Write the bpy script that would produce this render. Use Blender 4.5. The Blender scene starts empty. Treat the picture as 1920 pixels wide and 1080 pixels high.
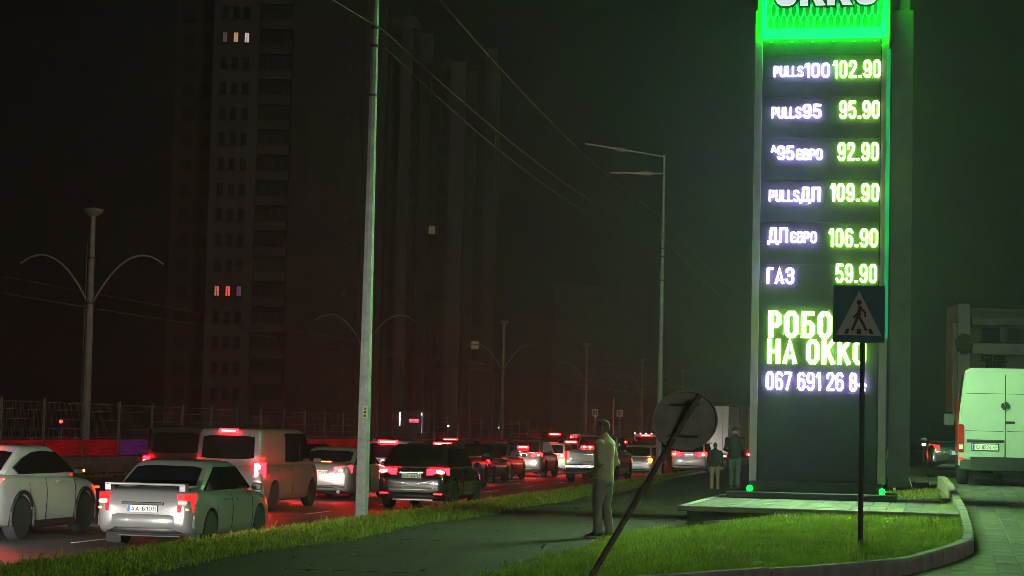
import bpy, bmesh, math, random
import numpy as np
from mathutils import Vector, Matrix
random.seed(7); RNG = np.random.default_rng(7)
R = math.radians
SC = bpy.context.scene
COL = SC.collection

# ------------------------------------------------------------------ camera
PHI = R(11.6)                                  # the road runs 11.6 degrees to the right of the view
U = Vector((math.sin(PHI), math.cos(PHI), 0)); NV = Vector((math.cos(PHI), -math.sin(PHI), 0))
def W(s, n, z=0.0):                            # metres along the road, metres to its right, height
    return U * s + NV * n + Vector((0, 0, z))
cam = bpy.data.cameras.new('camera'); cam.sensor_width = 36; cam.lens = 72.19
cam.clip_end = 3000; cam.clip_start = 0.1
co = bpy.data.objects.new('camera', cam); COL.objects.link(co)
co.location = (0, 0, 1.67)
co.matrix_world = Matrix.Translation((0, 0, 1.67)) @ (Matrix.Rotation(R(90) + math.atan(263 / 3850), 4, 'X') @ Matrix.Rotation(0.023, 4, 'Z'))
SC.camera = co

# ------------------------------------------------------------------ night sky, faint city glow, exposure
wd = bpy.data.worlds.new('World'); SC.world = wd; wd.use_nodes = True
nt = wd.node_tree; bg = nt.nodes['Background']
sky = nt.nodes.new('ShaderNodeTexSky'); sky.sky_type = 'NISHITA'; sky.sun_disc = False
sky.sun_elevation = R(25); sky.sun_rotation = R(140); sky.dust_density = 2.0
hs = nt.nodes.new('ShaderNodeHueSaturation'); hs.inputs['Saturation'].default_value = 0.35
nt.links.new(sky.outputs[0], hs.inputs['Color']); nt.links.new(hs.outputs[0], bg.inputs[0])
bg.inputs[1].default_value = 0.0001
sun = bpy.data.lights.new('sun', 'SUN'); sun.energy = 0.13; sun.angle = R(15); sun.color = (1.0, 0.84, 0.80)
so = bpy.data.objects.new('sun', sun); COL.objects.link(so)
sdir = Vector((math.sin(R(140)) * math.cos(R(25)), math.cos(R(140)) * math.cos(R(25)), math.sin(R(25))))
so.rotation_euler = sdir.to_track_quat('Z', 'Y').to_euler()
vs = SC.view_settings; vs.view_transform = 'Standard'; vs.look = 'None'; vs.exposure = 1.15; vs.gamma = 1.0; vs.use_curve_mapping = False
cy = SC.cycles
cy.use_denoising = True
try: cy.denoiser = 'OPENIMAGEDENOISE'
except Exception: pass
cy.sample_clamp_indirect = 3.0; cy.sample_clamp_direct = 0.0
cy.max_bounces = 5; cy.diffuse_bounces = 2; cy.glossy_bounces = 3; cy.transmission_bounces = 3; cy.volume_bounces = 0
cy.caustics_reflective = False; cy.caustics_refractive = False
cy.pixel_filter_type = 'GAUSSIAN'; cy.filter_width = 0.8
cy.use_adaptive_sampling = True; cy.adaptive_threshold = 0.02

# ------------------------------------------------------------------ materials
MATS = {}
def mat(name, col, rough=0.6, metal=0.0, emit=None, es=1.0, var=0.0, vscale=3.0, bump=0.0, bscale=40.0, coat=0.0, spec=0.5, col2=None, front=False):
    if name in MATS: return MATS[name]
    m = bpy.data.materials.new(name); m.use_nodes = True; MATS[name] = m
    t = m.node_tree; b = t.nodes['Principled BSDF']
    c4 = (*col, 1)
    b.inputs['Base Color'].default_value = c4; b.inputs['Roughness'].default_value = rough; b.inputs['Metallic'].default_value = metal
    b.inputs['Coat Weight'].default_value = coat; b.inputs['Coat Roughness'].default_value = 0.06; b.inputs['Specular IOR Level'].default_value = spec
    if var > 0 or bump > 0:
        tc = t.nodes.new('ShaderNodeTexCoord')
    if var > 0:
        n = t.nodes.new('ShaderNodeTexNoise'); n.inputs['Scale'].default_value = vscale; n.inputs['Detail'].default_value = 6; n.inputs['Roughness'].default_value = 0.65
        t.links.new(tc.outputs['Object'], n.inputs['Vector'])
        r = t.nodes.new('ShaderNodeValToRGB')
        r.color_ramp.elements[0].position = 0.3; r.color_ramp.elements[1].position = 0.7
        lo = col2 if col2 else tuple(max(0, c * (1 - var)) for c in col)
        r.color_ramp.elements[0].color = (*lo, 1); r.color_ramp.elements[1].color = (*[min(1, c * (1 + var * 0.6)) for c in col], 1)
        t.links.new(n.outputs['Fac'], r.inputs['Fac']); t.links.new(r.outputs['Color'], b.inputs['Base Color'])
    if bump > 0:
        n2 = t.nodes.new('ShaderNodeTexNoise'); n2.inputs['Scale'].default_value = bscale; n2.inputs['Detail'].default_value = 4
        t.links.new(tc.outputs['Object'], n2.inputs['Vector'])
        bp = t.nodes.new('ShaderNodeBump'); bp.inputs['Strength'].default_value = bump; bp.inputs['Distance'].default_value = 0.02
        t.links.new(n2.outputs['Fac'], bp.inputs['Height']); t.links.new(bp.outputs['Normal'], b.inputs['Normal'])
    if emit:
        b.inputs['Emission Color'].default_value = (*emit, 1); b.inputs['Emission Strength'].default_value = es
        m.cycles.emission_sampling = 'FRONT'
    return m
asphalt = mat('asphalt', (0.055, 0.052, 0.052), 0.55, var=0.45, vscale=0.8, bump=0.5, bscale=60)
path_m = mat('path_asphalt', (0.030, 0.020, 0.013), 0.85, var=0.6, vscale=0.9, bump=0.9, bscale=35)
earth = mat('earth', (0.035, 0.03, 0.022), 0.95, var=0.5, vscale=0.5)
soil = mat('soil', (0.13, 0.15, 0.04), 0.95, var=0.6, vscale=4, col2=(.05, .045, .02))
paint_line = mat('road_paint', (0.6, 0.6, 0.58), 0.6, var=0.4, vscale=6)
concrete = mat('concrete', (0.36, 0.345, 0.31), 0.85, var=0.35, vscale=3, bump=0.4, bscale=60)
conc_dark = mat('dark_concrete', (0.10, 0.095, 0.085), 0.9, var=0.5, vscale=3, bump=0.4, bscale=50)
slab_m = mat('paver', (0.15, 0.155, 0.13), 0.8, var=0.35, vscale=2.2, bump=0.5, bscale=70)
slab_m2 = mat('paver_darker', (0.12, 0.12, 0.108), 0.8, var=0.35, vscale=2.2, bump=0.5, bscale=70)
galv = mat('galvanised', (0.28, 0.33, 0.29), 0.55, 0.35, var=0.3, vscale=5, bump=0.1)
galv_dull = mat('painted_pole', (0.22, 0.21, 0.195), 0.7, 0.1, var=0.35, vscale=2)
black_m = mat('black_plastic', (0.012, 0.012, 0.013), 0.45)
rubber = mat('rubber', (0.012, 0.012, 0.012), 0.85)
rim_m = mat('alloy_rim', (0.4, 0.4, 0.42), 0.35, 0.8)
glass_m = mat('tinted_glass', (0.006, 0.006, 0.007), 0.06, spec=0.6)
chrome = mat('chrome', (0.7, 0.7, 0.72), 0.15, 1.0)
plate_m = mat('number_plate', (0.72, 0.72, 0.68), 0.5)
plate_bl = mat('plate_blue', (0.02, 0.1, 0.5), 0.5)
ink = mat('plate_ink', (0.01, 0.01, 0.01), 0.6)
lens_red = mat('red_lens', (0.35, 0.01, 0.012), 0.15)
lens_glow = mat('red_lens_glow', (0.3, 0.01, 0.01), 0.2, emit=(1.0, 0.0030, 0.006), es=19.0)  # lens emission also imitates the red glare round a lit lamp
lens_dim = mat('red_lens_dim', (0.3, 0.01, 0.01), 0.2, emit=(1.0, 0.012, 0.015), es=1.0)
brake_core = mat('brake_lamp', (0.4, 0.05, 0.03), 0.3, emit=(1.0, 0.009, 0.005), es=230.0)
amber_core = mat('amber_lamp', (0.6, 0.25, 0.02), 0.3, emit=(1.0, 0.25, 0.004), es=40.0)
white_lamp = mat('white_lamp', (0.8, 0.8, 0.8), 0.3, emit=(1.0, 0.95, 0.9), es=14.0)
lens_clear = mat('clear_lens', (0.6, 0.6, 0.6), 0.15)
steel_dark = mat('dark_steel', (0.05, 0.05, 0.05), 0.55, 0.4, var=0.3)
wire_m = mat('cable', (0.05, 0.05, 0.048), 0.6)

# ------------------------------------------------------------------ mesh helpers
class MB:
    def __init__(s): s.v = []; s.f = []
    def add(s, vs, fs):
        o = len(s.v); s.v += [tuple(v) for v in vs]; s.f += [tuple(i + o for i in f) for f in fs]; return s
    def box(s, c, d, rz=0.0, bev=0.0):
        x, y, z = d[0] / 2, d[1] / 2, d[2] / 2
        if bev > 0:
            b = min(bev, x * .9, y * .9, z * .9); ring = []
            for zz, i in ((-z, b), (-z + b, 0), (z - b, 0), (z, b)):
                ring.append([(-x + i + (b if i == 0 else 0) * 0, -y + i, zz), (x - i, -y + i, zz), (x - i, y - i, zz), (-x + i, y - i, zz)])
            vs = [p for r in ring for p in r]; fs = [(3, 2, 1, 0), (12, 13, 14, 15)]
            for k in range(3):
                for j in range(4):
                    a = k * 4 + j; bb = k * 4 + (j + 1) % 4; fs.append((a, bb, bb + 4, a + 4))
        else:
            vs = [(-x, -y, -z), (x, -y, -z), (x, y, -z), (-x, y, -z), (-x, -y, z), (x, -y, z), (x, y, z), (-x, y, z)]
            fs = [(3, 2, 1, 0), (4, 5, 6, 7), (0, 1, 5, 4), (1, 2, 6, 5), (2, 3, 7, 6), (3, 0, 4, 7)]
        cr, sr = math.cos(rz), math.sin(rz)
        return s.add([(c[0] + cr * a - sr * b_, c[1] + sr * a + cr * b_, c[2] + e) for a, b_, e in vs], fs)
    def tube(s, pts, r, n=8, caps=True):
        pts = [Vector(p) for p in pts]; rs = r if isinstance(r, (list, tuple)) else [r] * len(pts)
        vs = []; fs = []
        up = Vector((0, 0, 1))
        for i, p in enumerate(pts):
            d = (pts[min(i + 1, len(pts) - 1)] - pts[max(i - 1, 0)]).normalized()
            a = d.cross(up if abs(d.z) < 0.95 else Vector((1, 0, 0))).normalized(); b = a.cross(d).normalized()
            for k in range(n):
                t = 2 * math.pi * k / n; vs.append(p + (a * math.cos(t) + b * math.sin(t)) * rs[i])
        for i in range(len(pts) - 1):
            for k in range(n):
                k2 = (k + 1) % n; fs.append((i * n + k, i * n + k2, (i + 1) * n + k2, (i + 1) * n + k))
        if caps: fs.append(tuple(range(n))[::-1]); fs.append(tuple((len(pts) - 1) * n + k for k in range(n)))
        return s.add(vs, fs)
    def lathe(s, prof, n=16, axis='z', c=(0, 0, 0)):
        vs = []; fs = []
        for (r, h) in prof:
            for k in range(n):
                t = 2 * math.pi * k / n; a, b = r * math.cos(t), r * math.sin(t)
                v = (a, b, h) if axis == 'z' else ((h, a, b) if axis == 'x' else (a, h, b))
                vs.append((v[0] + c[0], v[1] + c[1], v[2] + c[2]))
        for i in range(len(prof) - 1):
            for k in range(n):
                k2 = (k + 1) % n; fs.append((i * n + k, i * n + k2, (i + 1) * n + k2, (i + 1) * n + k))
        fs.append(tuple(range(n))[::-1]); fs.append(tuple((len(prof) - 1) * n + k for k in range(n)))
        return s.add(vs, fs)
    def loft(s, rings, caps=True):
        n = len(rings[0]); vs = [p for r in rings for p in r]; fs = []
        for i in range(len(rings) - 1):
            for k in range(n):
                k2 = (k + 1) % n; fs.append((i * n + k, i * n + k2, (i + 1) * n + k2, (i + 1) * n + k))
        if caps: fs.append(tuple(range(n))[::-1]); fs.append(tuple((len(rings) - 1) * n + k for k in range(n)))
        return s.add(vs, fs)
    def prism(s, poly, f0, f1):
        """poly: 2D points; f0, f1: map a 2D point to 3D for the back and the front face"""
        n = len(poly); vs = [f0(p) for p in poly] + [f1(p) for p in poly]
        fs = [tuple(range(n))[::-1], tuple(range(n, 2 * n))] + [(i, (i + 1) % n, n + (i + 1) % n, n + i) for i in range(n)]
        return s.add(vs, fs)
    def mesh(s, name, m=None, smooth=None):
        me = bpy.data.meshes.new(name); me.from_pydata(s.v, [], s.f); me.update()
        bm = bmesh.new(); bm.from_mesh(me); bmesh.ops.recalc_face_normals(bm, faces=bm.faces); bm.to_mesh(me); bm.free()
        if m: me.materials.append(m)
        if smooth:
            me.polygons.foreach_set('use_smooth', [True] * len(me.polygons)); me.set_sharp_from_angle(angle=R(smooth))
        return me
    def obj(s, name, m=None, parent=None, smooth=None):
        return ob(name, s.mesh(name, m, smooth), parent)
def ob(name, data, parent=None, loc=None, rz=None):
    o = bpy.data.objects.new(name, data); COL.objects.link(o)
    if parent: o.parent = parent
    if loc is not None: o.location = loc
    if rz is not None: o.rotation_euler = (0, 0, rz)
    return o
def thing(name, label, cat, loc=(0, 0, 0), rz=0.0, group=None):
    o = ob(name, None, None, loc, rz); o.empty_display_size = 0.2
    return tag(o, label, cat, group)
def tag(o, label, cat, group=None):
    o['label'] = label; o['category'] = cat
    if group: o['group'] = group
    return o
def struct(o, label=None, kind='structure'):
    o['kind'] = kind
    if label: o['label'] = label
    return o
def evaluated(me, mods):
    """apply modifiers to a mesh through a temporary object"""
    o = bpy.data.objects.new('tmp', me); COL.objects.link(o); extra = []
    for kind, props in mods:
        md = o.modifiers.new('m', kind)
        for k, v in props.items():
            if k == 'cut':
                c = bpy.data.objects.new('cut', v); COL.objects.link(c); extra.append(c); md.object = c
            else: setattr(md, k, v)
    bpy.context.view_layer.update()
    r = bpy.data.meshes.new_from_object(o.evaluated_get(bpy.context.evaluated_depsgraph_get()))
    for e in [o] + extra: bpy.data.objects.remove(e)
    return r

# ------------------------------------------------------------------ lettering: heavy condensed strokes
def rr(x0, y0, x1, y1, r=.28, q=.16):
    return [(x0, y0 + q), (x0, y1 - q), (x0 + r, y1), (x1 - r, y1), (x1, y1 - q), (x1, y0 + q), (x1 - r, y0), (x0 + r, y0), (x0, y0 + q)]
G6 = [[(1, .865), (.74, 1), (.26, 1), (0, .86), (0, .14), (.26, 0), (.74, 0), (1, .14), (1, .44), (.74, .58), (.26, .58), (0, .46)]]
GS = [[(1, .85), (.74, 1), (.26, 1), (0, .87), (0, .67), (.2, .56), (.8, .44), (1, .33), (1, .13), (.74, 0), (.26, 0), (0, .15)]]
GZ = [[(0, .78), (0, .88), (.26, 1), (.74, 1), (1, .88), (1, .64), (.74, .52), (.35, .52)], [(.74, .52), (1, .38), (1, .12), (.74, 0), (.26, 0), (0, .12), (0, .22)]]
GLYPH = {
 '0': (.44, [rr(0, 0, 1, 1)]), '1': (.27, [[(0, .82), (.55, 1), (1, 1), (1, 0)]]),
 '2': (.44, [[(0, .74), (0, .87), (.26, 1), (.74, 1), (1, .87), (1, .66), (.02, .06), (.02, 0), (1, 0)]]), '3': (.44, GZ), 'З': (.46, GZ),
 '4': (.46, [[(.75, 0), (.75, 1), (0, .3), (1, .3)]]),
 '5': (.44, [[(.95, 1), (.06, 1), (.04, .54), (.4, .6), (.74, .58), (1, .44), (1, .14), (.74, 0), (.26, 0), (0, .15)]]),
 '6': (.44, G6), '9': (.44, [[(1 - x, 1 - y) for x, y in G6[0]]]), '7': (.42, [[(0, 1), (1, 1), (.3, 0)]]),
 '8': (.44, [rr(.04, .53, .96, 1, .26, .13), rr(0, 0, 1, .53, .26, .13)]), '.': (.2, [[(0, 0), (.5, 0), (1, 0)]]), ' ': (.16, []),
 'P': (.42, [[(0, 0), (0, 1), (.7, 1), (1, .88), (1, .57), (.7, .44), (0, .44)]]), 'U': (.44, [[(0, 1), (0, .14), (.26, 0), (.74, 0), (1, .14), (1, 1)]]),
 'L': (.36, [[(0, 1), (0, 0), (1, 0)]]), 'S': (.42, GS), 'A': (.5, [[(0, 0), (.5, 1), (1, 0)], [(.22, .24), (.78, .24)]]),
 'Є': (.42, [[(1, .85), (.74, 1), (.26, 1), (0, .86), (0, .14), (.26, 0), (.74, 0), (1, .15)], [(0, .5), (.75, .5)]]),
 'B': (.44, [[(0, 0), (0, 1), (.7, 1), (.95, .9), (.95, .64), (.7, .53), (0, .53)], [(.7, .53), (1, .42), (1, .12), (.72, 0), (0, 0)]]),
 'O': (.46, [rr(0, 0, 1, 1)]), 'Д': (.52, [[(-.08, -.14), (-.08, 0), (1.08, 0), (1.08, -.14)], [(.14, 0), (.28, 1), (.84, 1), (.84, 0)]]),
 'П': (.44, [[(0, 0), (0, 1), (1, 1), (1, 0)]]), 'Г': (.36, [[(0, 0), (0, 1), (1, 1)]]),
 'Б': (.44, [[(.92, 1), (0, 1), (0, 0), (.7, 0), (1, .12), (1, .46), (.7, .58), (0, .58)]]), 'T': (.42, [[(0, 1), (1, 1)], [(.5, 1), (.5, 0)]]),
 'H': (.46, [[(0, 0), (0, 1)], [(1, 0), (1, 1)], [(0, .5), (1, .5)]]), 'K': (.46, [[(0, 0), (0, 1)], [(1, 1), (.12, .45)], [(.38, .58), (1, 0)]]),
 'M': (.6, [[(0, 0), (0, 1), (.5, .3), (1, 1), (1, 0)]]), 'E': (.38, [[(1, 1), (0, 1), (0, 0), (1, 0)], [(0, .5), (.85, .5)]]),
}
CYR = {'А': 'A', 'В': 'B', 'Е': 'E', 'К': 'K', 'М': 'M', 'Н': 'H', 'О': 'O', 'Р': 'P', 'Т': 'T'}
def stroke_quads(pl, t):
    """thicken a polyline with mitred joints; returns left and right point lists"""
    P = [Vector(p) for p in pl]; closed = (P[0] - P[-1]).length < 1e-6
    n = len(P); L = []; Rr = []
    if not closed:
        P[0] = P[0] + (P[0] - P[1]).normalized() * t / 2; P[-1] = P[-1] + (P[-1] - P[-2]).normalized() * t / 2
    for i in range(n):
        if closed: a = P[i - 1] if i > 0 else P[n - 2]; b = P[i + 1] if i < n - 1 else P[1]
        else: a = P[max(i - 1, 0)]; b = P[min(i + 1, n - 1)]
        d0 = (P[i] - a); d1 = (b - P[i])
        if d0.length < 1e-9: d0 = d1
        if d1.length < 1e-9: d1 = d0
        d0.normalize(); d1.normalize()
        n0 = Vector((-d0.y, d0.x)); n1 = Vector((-d1.y, d1.x)); m = n0 + n1
        if m.length < 1e-4: m = n0
        m.normalize(); k = t / 2 / max(0.5, m.dot(n0)); L.append(P[i] + m * k); Rr.append(P[i] - m * k)
    return L, Rr
def text_chars(txt, a0, z0, a1, z1, t=0.2, depth=0.05, y0=0.0, gap=0.075, wide=1.0, core=None):
    """letters standing on the plane y = y0 (local x to the right, z up), front face at y0 - depth"""
    out = []; cmb = MB(); H = z1 - z0; adv = 0; items = []
    for ch in txt:
        w, pls = GLYPH[CYR.get(ch, ch)]
        w = w * wide; items.append((adv, w, pls)); adv += w + gap
    adv -= gap; sx = (a1 - a0) / adv
    for off, w, pls in items:
        mb = MB()
        for pl in pls:
            tt = min(t, w * .9)
            q = [(off + t / 2 + x * (w - t), t / 2 + y * (1 - t)) for x, y in pl] if w > t else [(off + w / 2 + (x - .5) * .02, t / 2) for x, y in pl]
            f = lambda p, yy: (a0 + p.x * sx, yy, z0 + p.y * H)
            if core:
                L, Q = stroke_quads(q, core); n = len(L)
                cmb.add([f(p, y0 - depth - .006) for p in L] + [f(p, y0 - depth - .006) for p in Q], [(i, i + 1, n + i + 1, n + i) for i in range(n - 1)])
            L, Q = stroke_quads(q, t)
            n = len(L)
            vs = [f(p, y0 - depth) for p in L] + [f(p, y0 - depth) for p in Q] + [f(p, y0) for p in L] + [f(p, y0) for p in Q]
            fs = []
            for i in range(n - 1):
                fs += [(i, i + 1, n + i + 1, n + i), (2 * n + i, 2 * n + i + 1, i + 1, i), (n + i, n + i + 1, 3 * n + i + 1, 3 * n + i)]
            fs += [(0, n, 3 * n, 2 * n), (n - 1, 3 * n - 1, 4 * n - 1, 2 * n - 1)]
            mb.add(vs, fs)
        if mb.v: out.append(mb)
    return (out, cmb) if core else out
def write(parent, m, *a, **k):
    for mb in text_chars(*a, **k): mb.obj('character', m, parent)

# ------------------------------------------------------------------ ground, road, verge, pavement
def sheet(name, pts, m, kind='structure'):
    """flat or sloping quad strip: list of (left, right) point pairs"""
    mb = MB(); vs = [p for pr in pts for p in pr]
    mb.add(vs, [(2 * i, 2 * i + 1, 2 * i + 3, 2 * i + 2) for i in range(len(pts) - 1)])
    return struct(mb.obj(name, m), kind=kind)
ZR = -0.45
sheet('ground', [((-190, -15, -0.62), (190, -15, -0.62)), ((-190, 395, -0.62), (190, 395, -0.62))], earth)
sheet('road', [(W(-5, -29.6, ZR), W(-5, -11.42, ZR)), (W(380, -29.6, ZR), W(380, -11.42, ZR))], asphalt)
sheet('path', [(W(2, -8.7, 0), W(2, -4.2, 0)), (W(90, -9.2, 0), W(90, -4.2, 0)), (W(150, -11, -.05), W(150, -4.2, 0))], path_m)
side = sheet('side_ground', [(W(41.5, -4.2, 0.0), W(41.5, 60, 0.28)), (W(150, -4.2, 0.0), W(150, 60, 0.28))], earth)
kb = MB()
for s0 in np.arange(4, 120, 6.0): kb.box(W(s0 + 3, -11.36, -0.37), (0.14, 5.98, 0.17), -PHI)
struct(kb.obj('road_kerb', concrete))
# lane markings
lm = MB()
for n0, ph in ((-14.3, 0.5), (-17.7, 5.0), (-21.2, 2.0), (-24.6, 4.0)):
    for s0 in np.arange(6 + ph, 240, 6.65):
        lm.box(W(s0 + 1.1, n0 - 0.003 * max(0, s0 - 30), ZR + 0.004), (0.12, 2.3, 0.003), -PHI)
struct(lm.obj('lane_marking', paint_line))
# smooth asphalt patch repairs
pm = MB()
for s0, n0, a, b in ((29, -15.6, 1.3, 4), (41, -13.0, 1.0, 5), (60, -12.7, 1.6, 3), (66, -16, 1.2, 6)):
    pm.box(W(s0, n0, ZR + 0.002), (a, b, 0.002), -PHI)
struct(pm.obj('road_patch', mat('asphalt_patch', (0.035, 0.034, 0.034), 0.5, var=0.3, vscale=2, bump=0.3)))

def sm(x): x = min(1, max(0, x)); return x * x * (3 - 2 * x)
def zf(Y): return min(max((Y - 26) / 19.0, 0), 1) * 0.63          # the forecourt climbs away from the street
def sn(X, Y): return X * U.x + Y * U.y, X * NV.x + Y * NV.y
def verge_z(s, n):
    k = (n + 11.3) / 2.9
    return -0.29 + 0.33 * sm(k * 1.7) - 0.03 * sm((k - 0.6) * 2.5)
def verge_edges(s):
    if s < 62: return -11.3, -8.4 + 0.12 * math.sin(s * .7)
    k = min(1, (s - 62) / 27.0)
    return -11.3 + 1.2 * k ** 2, -8.5 - 1.45 * k
vm = MB(); cols = 9; rows = []
for s0 in np.arange(8, 89.1, 1.0):
    a, b = verge_edges(s0)
    rows.append([W(s0, a + (b - a) * i / (cols - 1), verge_z(s0, a + (b - a) * i / (cols - 1)) + random.uniform(-.01, .01)) for i in range(cols)])
vm.add([p for r in rows for p in r], [(i * cols + j, i * cols + j + 1, (i + 1) * cols + j + 1, (i + 1) * cols + j) for i in range(len(rows) - 1) for j in range(cols - 1)])
struct(vm.obj('verge_soil', soil, smooth=60))

# grass blades
def grass(name, pts, hmin, hmax, m, lean=0.45, wmul=1.0, label=None):
    pts = np.asarray(pts); n = len(pts)
    ang = RNG.uniform(0, 2 * np.pi, n); h = RNG.uniform(hmin, hmax, n) * (0.55 + 0.9 * RNG.random(n) ** 2)
    wd_ = RNG.uniform(0.004, 0.009, n) * wmul
    la = RNG.uniform(0, 2 * np.pi, n); ll = RNG.uniform(0.05, lean, n) * h
    v = np.zeros((n, 5, 3))
    dx, dy = np.cos(ang) * wd_, np.sin(ang) * wd_
    for k, (f, wv) in enumerate(((0, 1), (0, -1), (.55, .8), (.55, -.8), (1, 0))):
        v[:, k, 0] = pts[:, 0] + np.cos(la) * ll * f * f + dx * wv
        v[:, k, 1] = pts[:, 1] + np.sin(la) * ll * f * f + dy * wv
        v[:, k, 2] = pts[:, 2] - 0.01 + h * f * (1 - .12 * f)
    idx = np.arange(n)[:, None] * 5
    quads = idx + np.array([0, 1, 3, 2]); tris = idx + np.array([2, 3, 4])
    me = bpy.data.meshes.new(name)
    me.vertices.add(5 * n); me.vertices.foreach_set('co', v.reshape(-1))
    loops = np.concatenate([quads, tris], axis=1).reshape(-1)
    me.loops.add(len(loops)); me.loops.foreach_set('vertex_index', loops.astype(np.int32))
    me.polygons.add(2 * n)
    st = (np.arange(n)[:, None] * 7 + np.array([0, 4])).reshape(-1)
    me.polygons.foreach_set('loop_start', st.astype(np.int32)); me.update(calc_edges=True); me.validate()
    me.materials.append(m)
    return struct(ob(name, me), label, 'stuff')
def grass_mat(name, c0, c1, dry):
    m = bpy.data.materials.new(name); m.use_nodes = True; t = m.node_tree; b = t.nodes['Principled BSDF']
    tc = t.nodes.new('ShaderNodeTexCoord'); n = t.nodes.new('ShaderNodeTexNoise'); n.inputs['Scale'].default_value = 1.6; n.inputs['Detail'].default_value = 10; n.inputs['Roughness'].default_value = .85
    t.links.new(tc.outputs['Object'], n.inputs['Vector'])
    r = t.nodes.new('ShaderNodeValToRGB'); e = r.color_ramp.elements
    e[0].position = .32; e[0].color = (*c0, 1); e[1].position = .62; e[1].color = (*c1, 1); x = e.new(.76); x.color = (*dry, 1)
    t.links.new(n.outputs['Fac'], r.inputs['Fac']); t.links.new(r.outputs['Color'], b.inputs['Base Color'])
    b.inputs['Roughness'].default_value = .55; b.inputs['Specular IOR Level'].default_value = .3
    tr = t.nodes.new('ShaderNodeBsdfTranslucent'); mx = t.nodes.new('ShaderNodeMixShader'); mx.inputs[0].default_value = .65
    t.links.new(r.outputs['Color'], tr.inputs['Color']); t.links.new(b.outputs[0], mx.inputs[1]); t.links.new(tr.outputs[0], mx.inputs[2])
    t.links.new(mx.outputs[0], t.nodes['Material Output'].inputs['Surface'])
    return m
gm1 = grass_mat('grass', (0.10, 0.13, 0.02), (0.36, 0.40, 0.05), (0.50, 0.44, 0.18))
pts = []
for _ in range(74000):
    s0 = 17 + 72 * random.random() ** 1.6; a, b = verge_edges(s0); n0 = a - .05 + (b - a + .12) * random.random()
    if random.random() < .12 + .25 * sm((n0 - b + .5) / .5) and n0 > b - .5: continue
    p = W(s0, n0, verge_z(s0, n0)); pts.append(p)
tf = []
for _ in range(500):
    s0 = 18 + 60 * random.random() ** 1.5; a, b = verge_edges(s0); n0 = random.uniform(a, b + .1)
    for _ in range(12):
        s1, n1 = s0 + random.gauss(0, .06), n0 + random.gauss(0, .05); tf.append(W(s1, n1, verge_z(s1, n1)))
grass('verge_tufts', tf, .08, .16, gm1, lean=.8, wmul=1.3, label='taller tufts of grass along the roadside verge')
grass('verge_grass', pts, 0.045, 0.10, gm1, wmul=1.3, label='strip of rough grass between the road and the path')

pp = MB()
for s0, n0, a, b in ((24, -6.6, 1.5, 2.4), (31, -7.6, .9, 3.0), (40, -5.4, 1.2, 2.2), (46, -7.0, 1.6, 1.5)): pp.box(W(s0, n0, .0025), (a, b, .003), -PHI + .06)
struct(pp.obj('path_patch', mat('path_patch', (.022, .02, .017), .8, var=.4, vscale=2, bump=.6)))
ck = MB()
for _ in range(16):
    s0, n0 = random.uniform(21, 50), random.uniform(-8.2, -5); a = random.uniform(0, 6.28); P_ = [(s0, n0)]
    for k in range(9): a += random.gauss(0, .5); P_.append((P_[-1][0] + .35 * math.cos(a), max(-8.3, min(-4.8, P_[-1][1] + .22 * math.sin(a)))))
    for (s1, n1), (s2, n2) in zip(P_, P_[1:]):
        d_ = (W(s2, n2) - W(s1, n1)); q_ = Vector((-d_.y, d_.x, 0)).normalized() * .012
        ck.add([W(s1, n1, .0045) - q_, W(s2, n2, .0045) - q_, W(s2, n2, .0045) + q_, W(s1, n1, .0045) + q_], [(0, 1, 2, 3)])
struct(ck.obj('path_crack', mat('crack', (.008, .008, .007), .95)))
lf = MB()
for _ in range(420):
    s0, n0 = 20 + 38 * random.random() ** 1.3, random.choice((random.gauss(-8.2, .5), random.uniform(-8.3, -4.7), random.gauss(-4.9, .3))); c_ = W(s0, n0, max(0, verge_z(s0, n0) if n0 < -8.4 else 0) + .012)
    a = random.uniform(0, 6.28); r_ = random.uniform(.02, .045); d1 = Vector((math.cos(a), math.sin(a), random.uniform(-.3, .5))) * r_; d2 = Vector((-math.sin(a), math.cos(a), random.uniform(-.3, .5))) * r_ * .6
    lf.add([c_ - d1, c_ - d2 * .9, c_ + d1, c_ + d2], [(0, 1, 2, 3)])
struct(lf.obj('fallen_leaves', mat('dry_leaf', (.22, .16, .07), .8, var=.5, vscale=3)), 'dry leaves scattered over the path edges', 'stuff')
# ---------------- raised grass island with kerb, forecourt pavers
KERB = [(0.9, 20.6), (1.9, 21.6), (2.83, 22.7), (3.73, 23.65), (4.74, 24.95), (5.38, 26.3), (5.99, 27.5), (6.5, 28.75), (6.82, 30.1), (7.14, 31.63), (7.8, 34.91), (8.4, 38.2), (9.2, 42.5), (9.85, 46.5)]
KERB = [Vector((x, y, 0)) for x, y in KERB]
def resample(P, step):
    out = [P[0]]; acc = 0
    L = [0]
    for a, b in zip(P, P[1:]): L.append(L[-1] + (b - a).length)
    n = int(L[-1] / step); res = []
    for i in range(n + 1):
        d = L[-1] * i / n; k = max(j for j in range(len(L)) if L[j] <= d + 1e-9); k = min(k, len(P) - 2)
        res.append(P[k].lerp(P[k + 1], (d - L[k]) / (L[k + 1] - L[k])))
    return res
KS = resample(KERB, 0.25)
def kerb_x(Y):
    for a, b in zip(KERB, KERB[1:]):
        if a.y <= Y <= b.y: return a.x + (b.x - a.x) * (Y - a.y) / (b.y - a.y)
    return KERB[-1].x if Y > KERB[-1].y else KERB[0].x
kerb = ob('kerb', None); struct(kerb)
KT = 0.19
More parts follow.
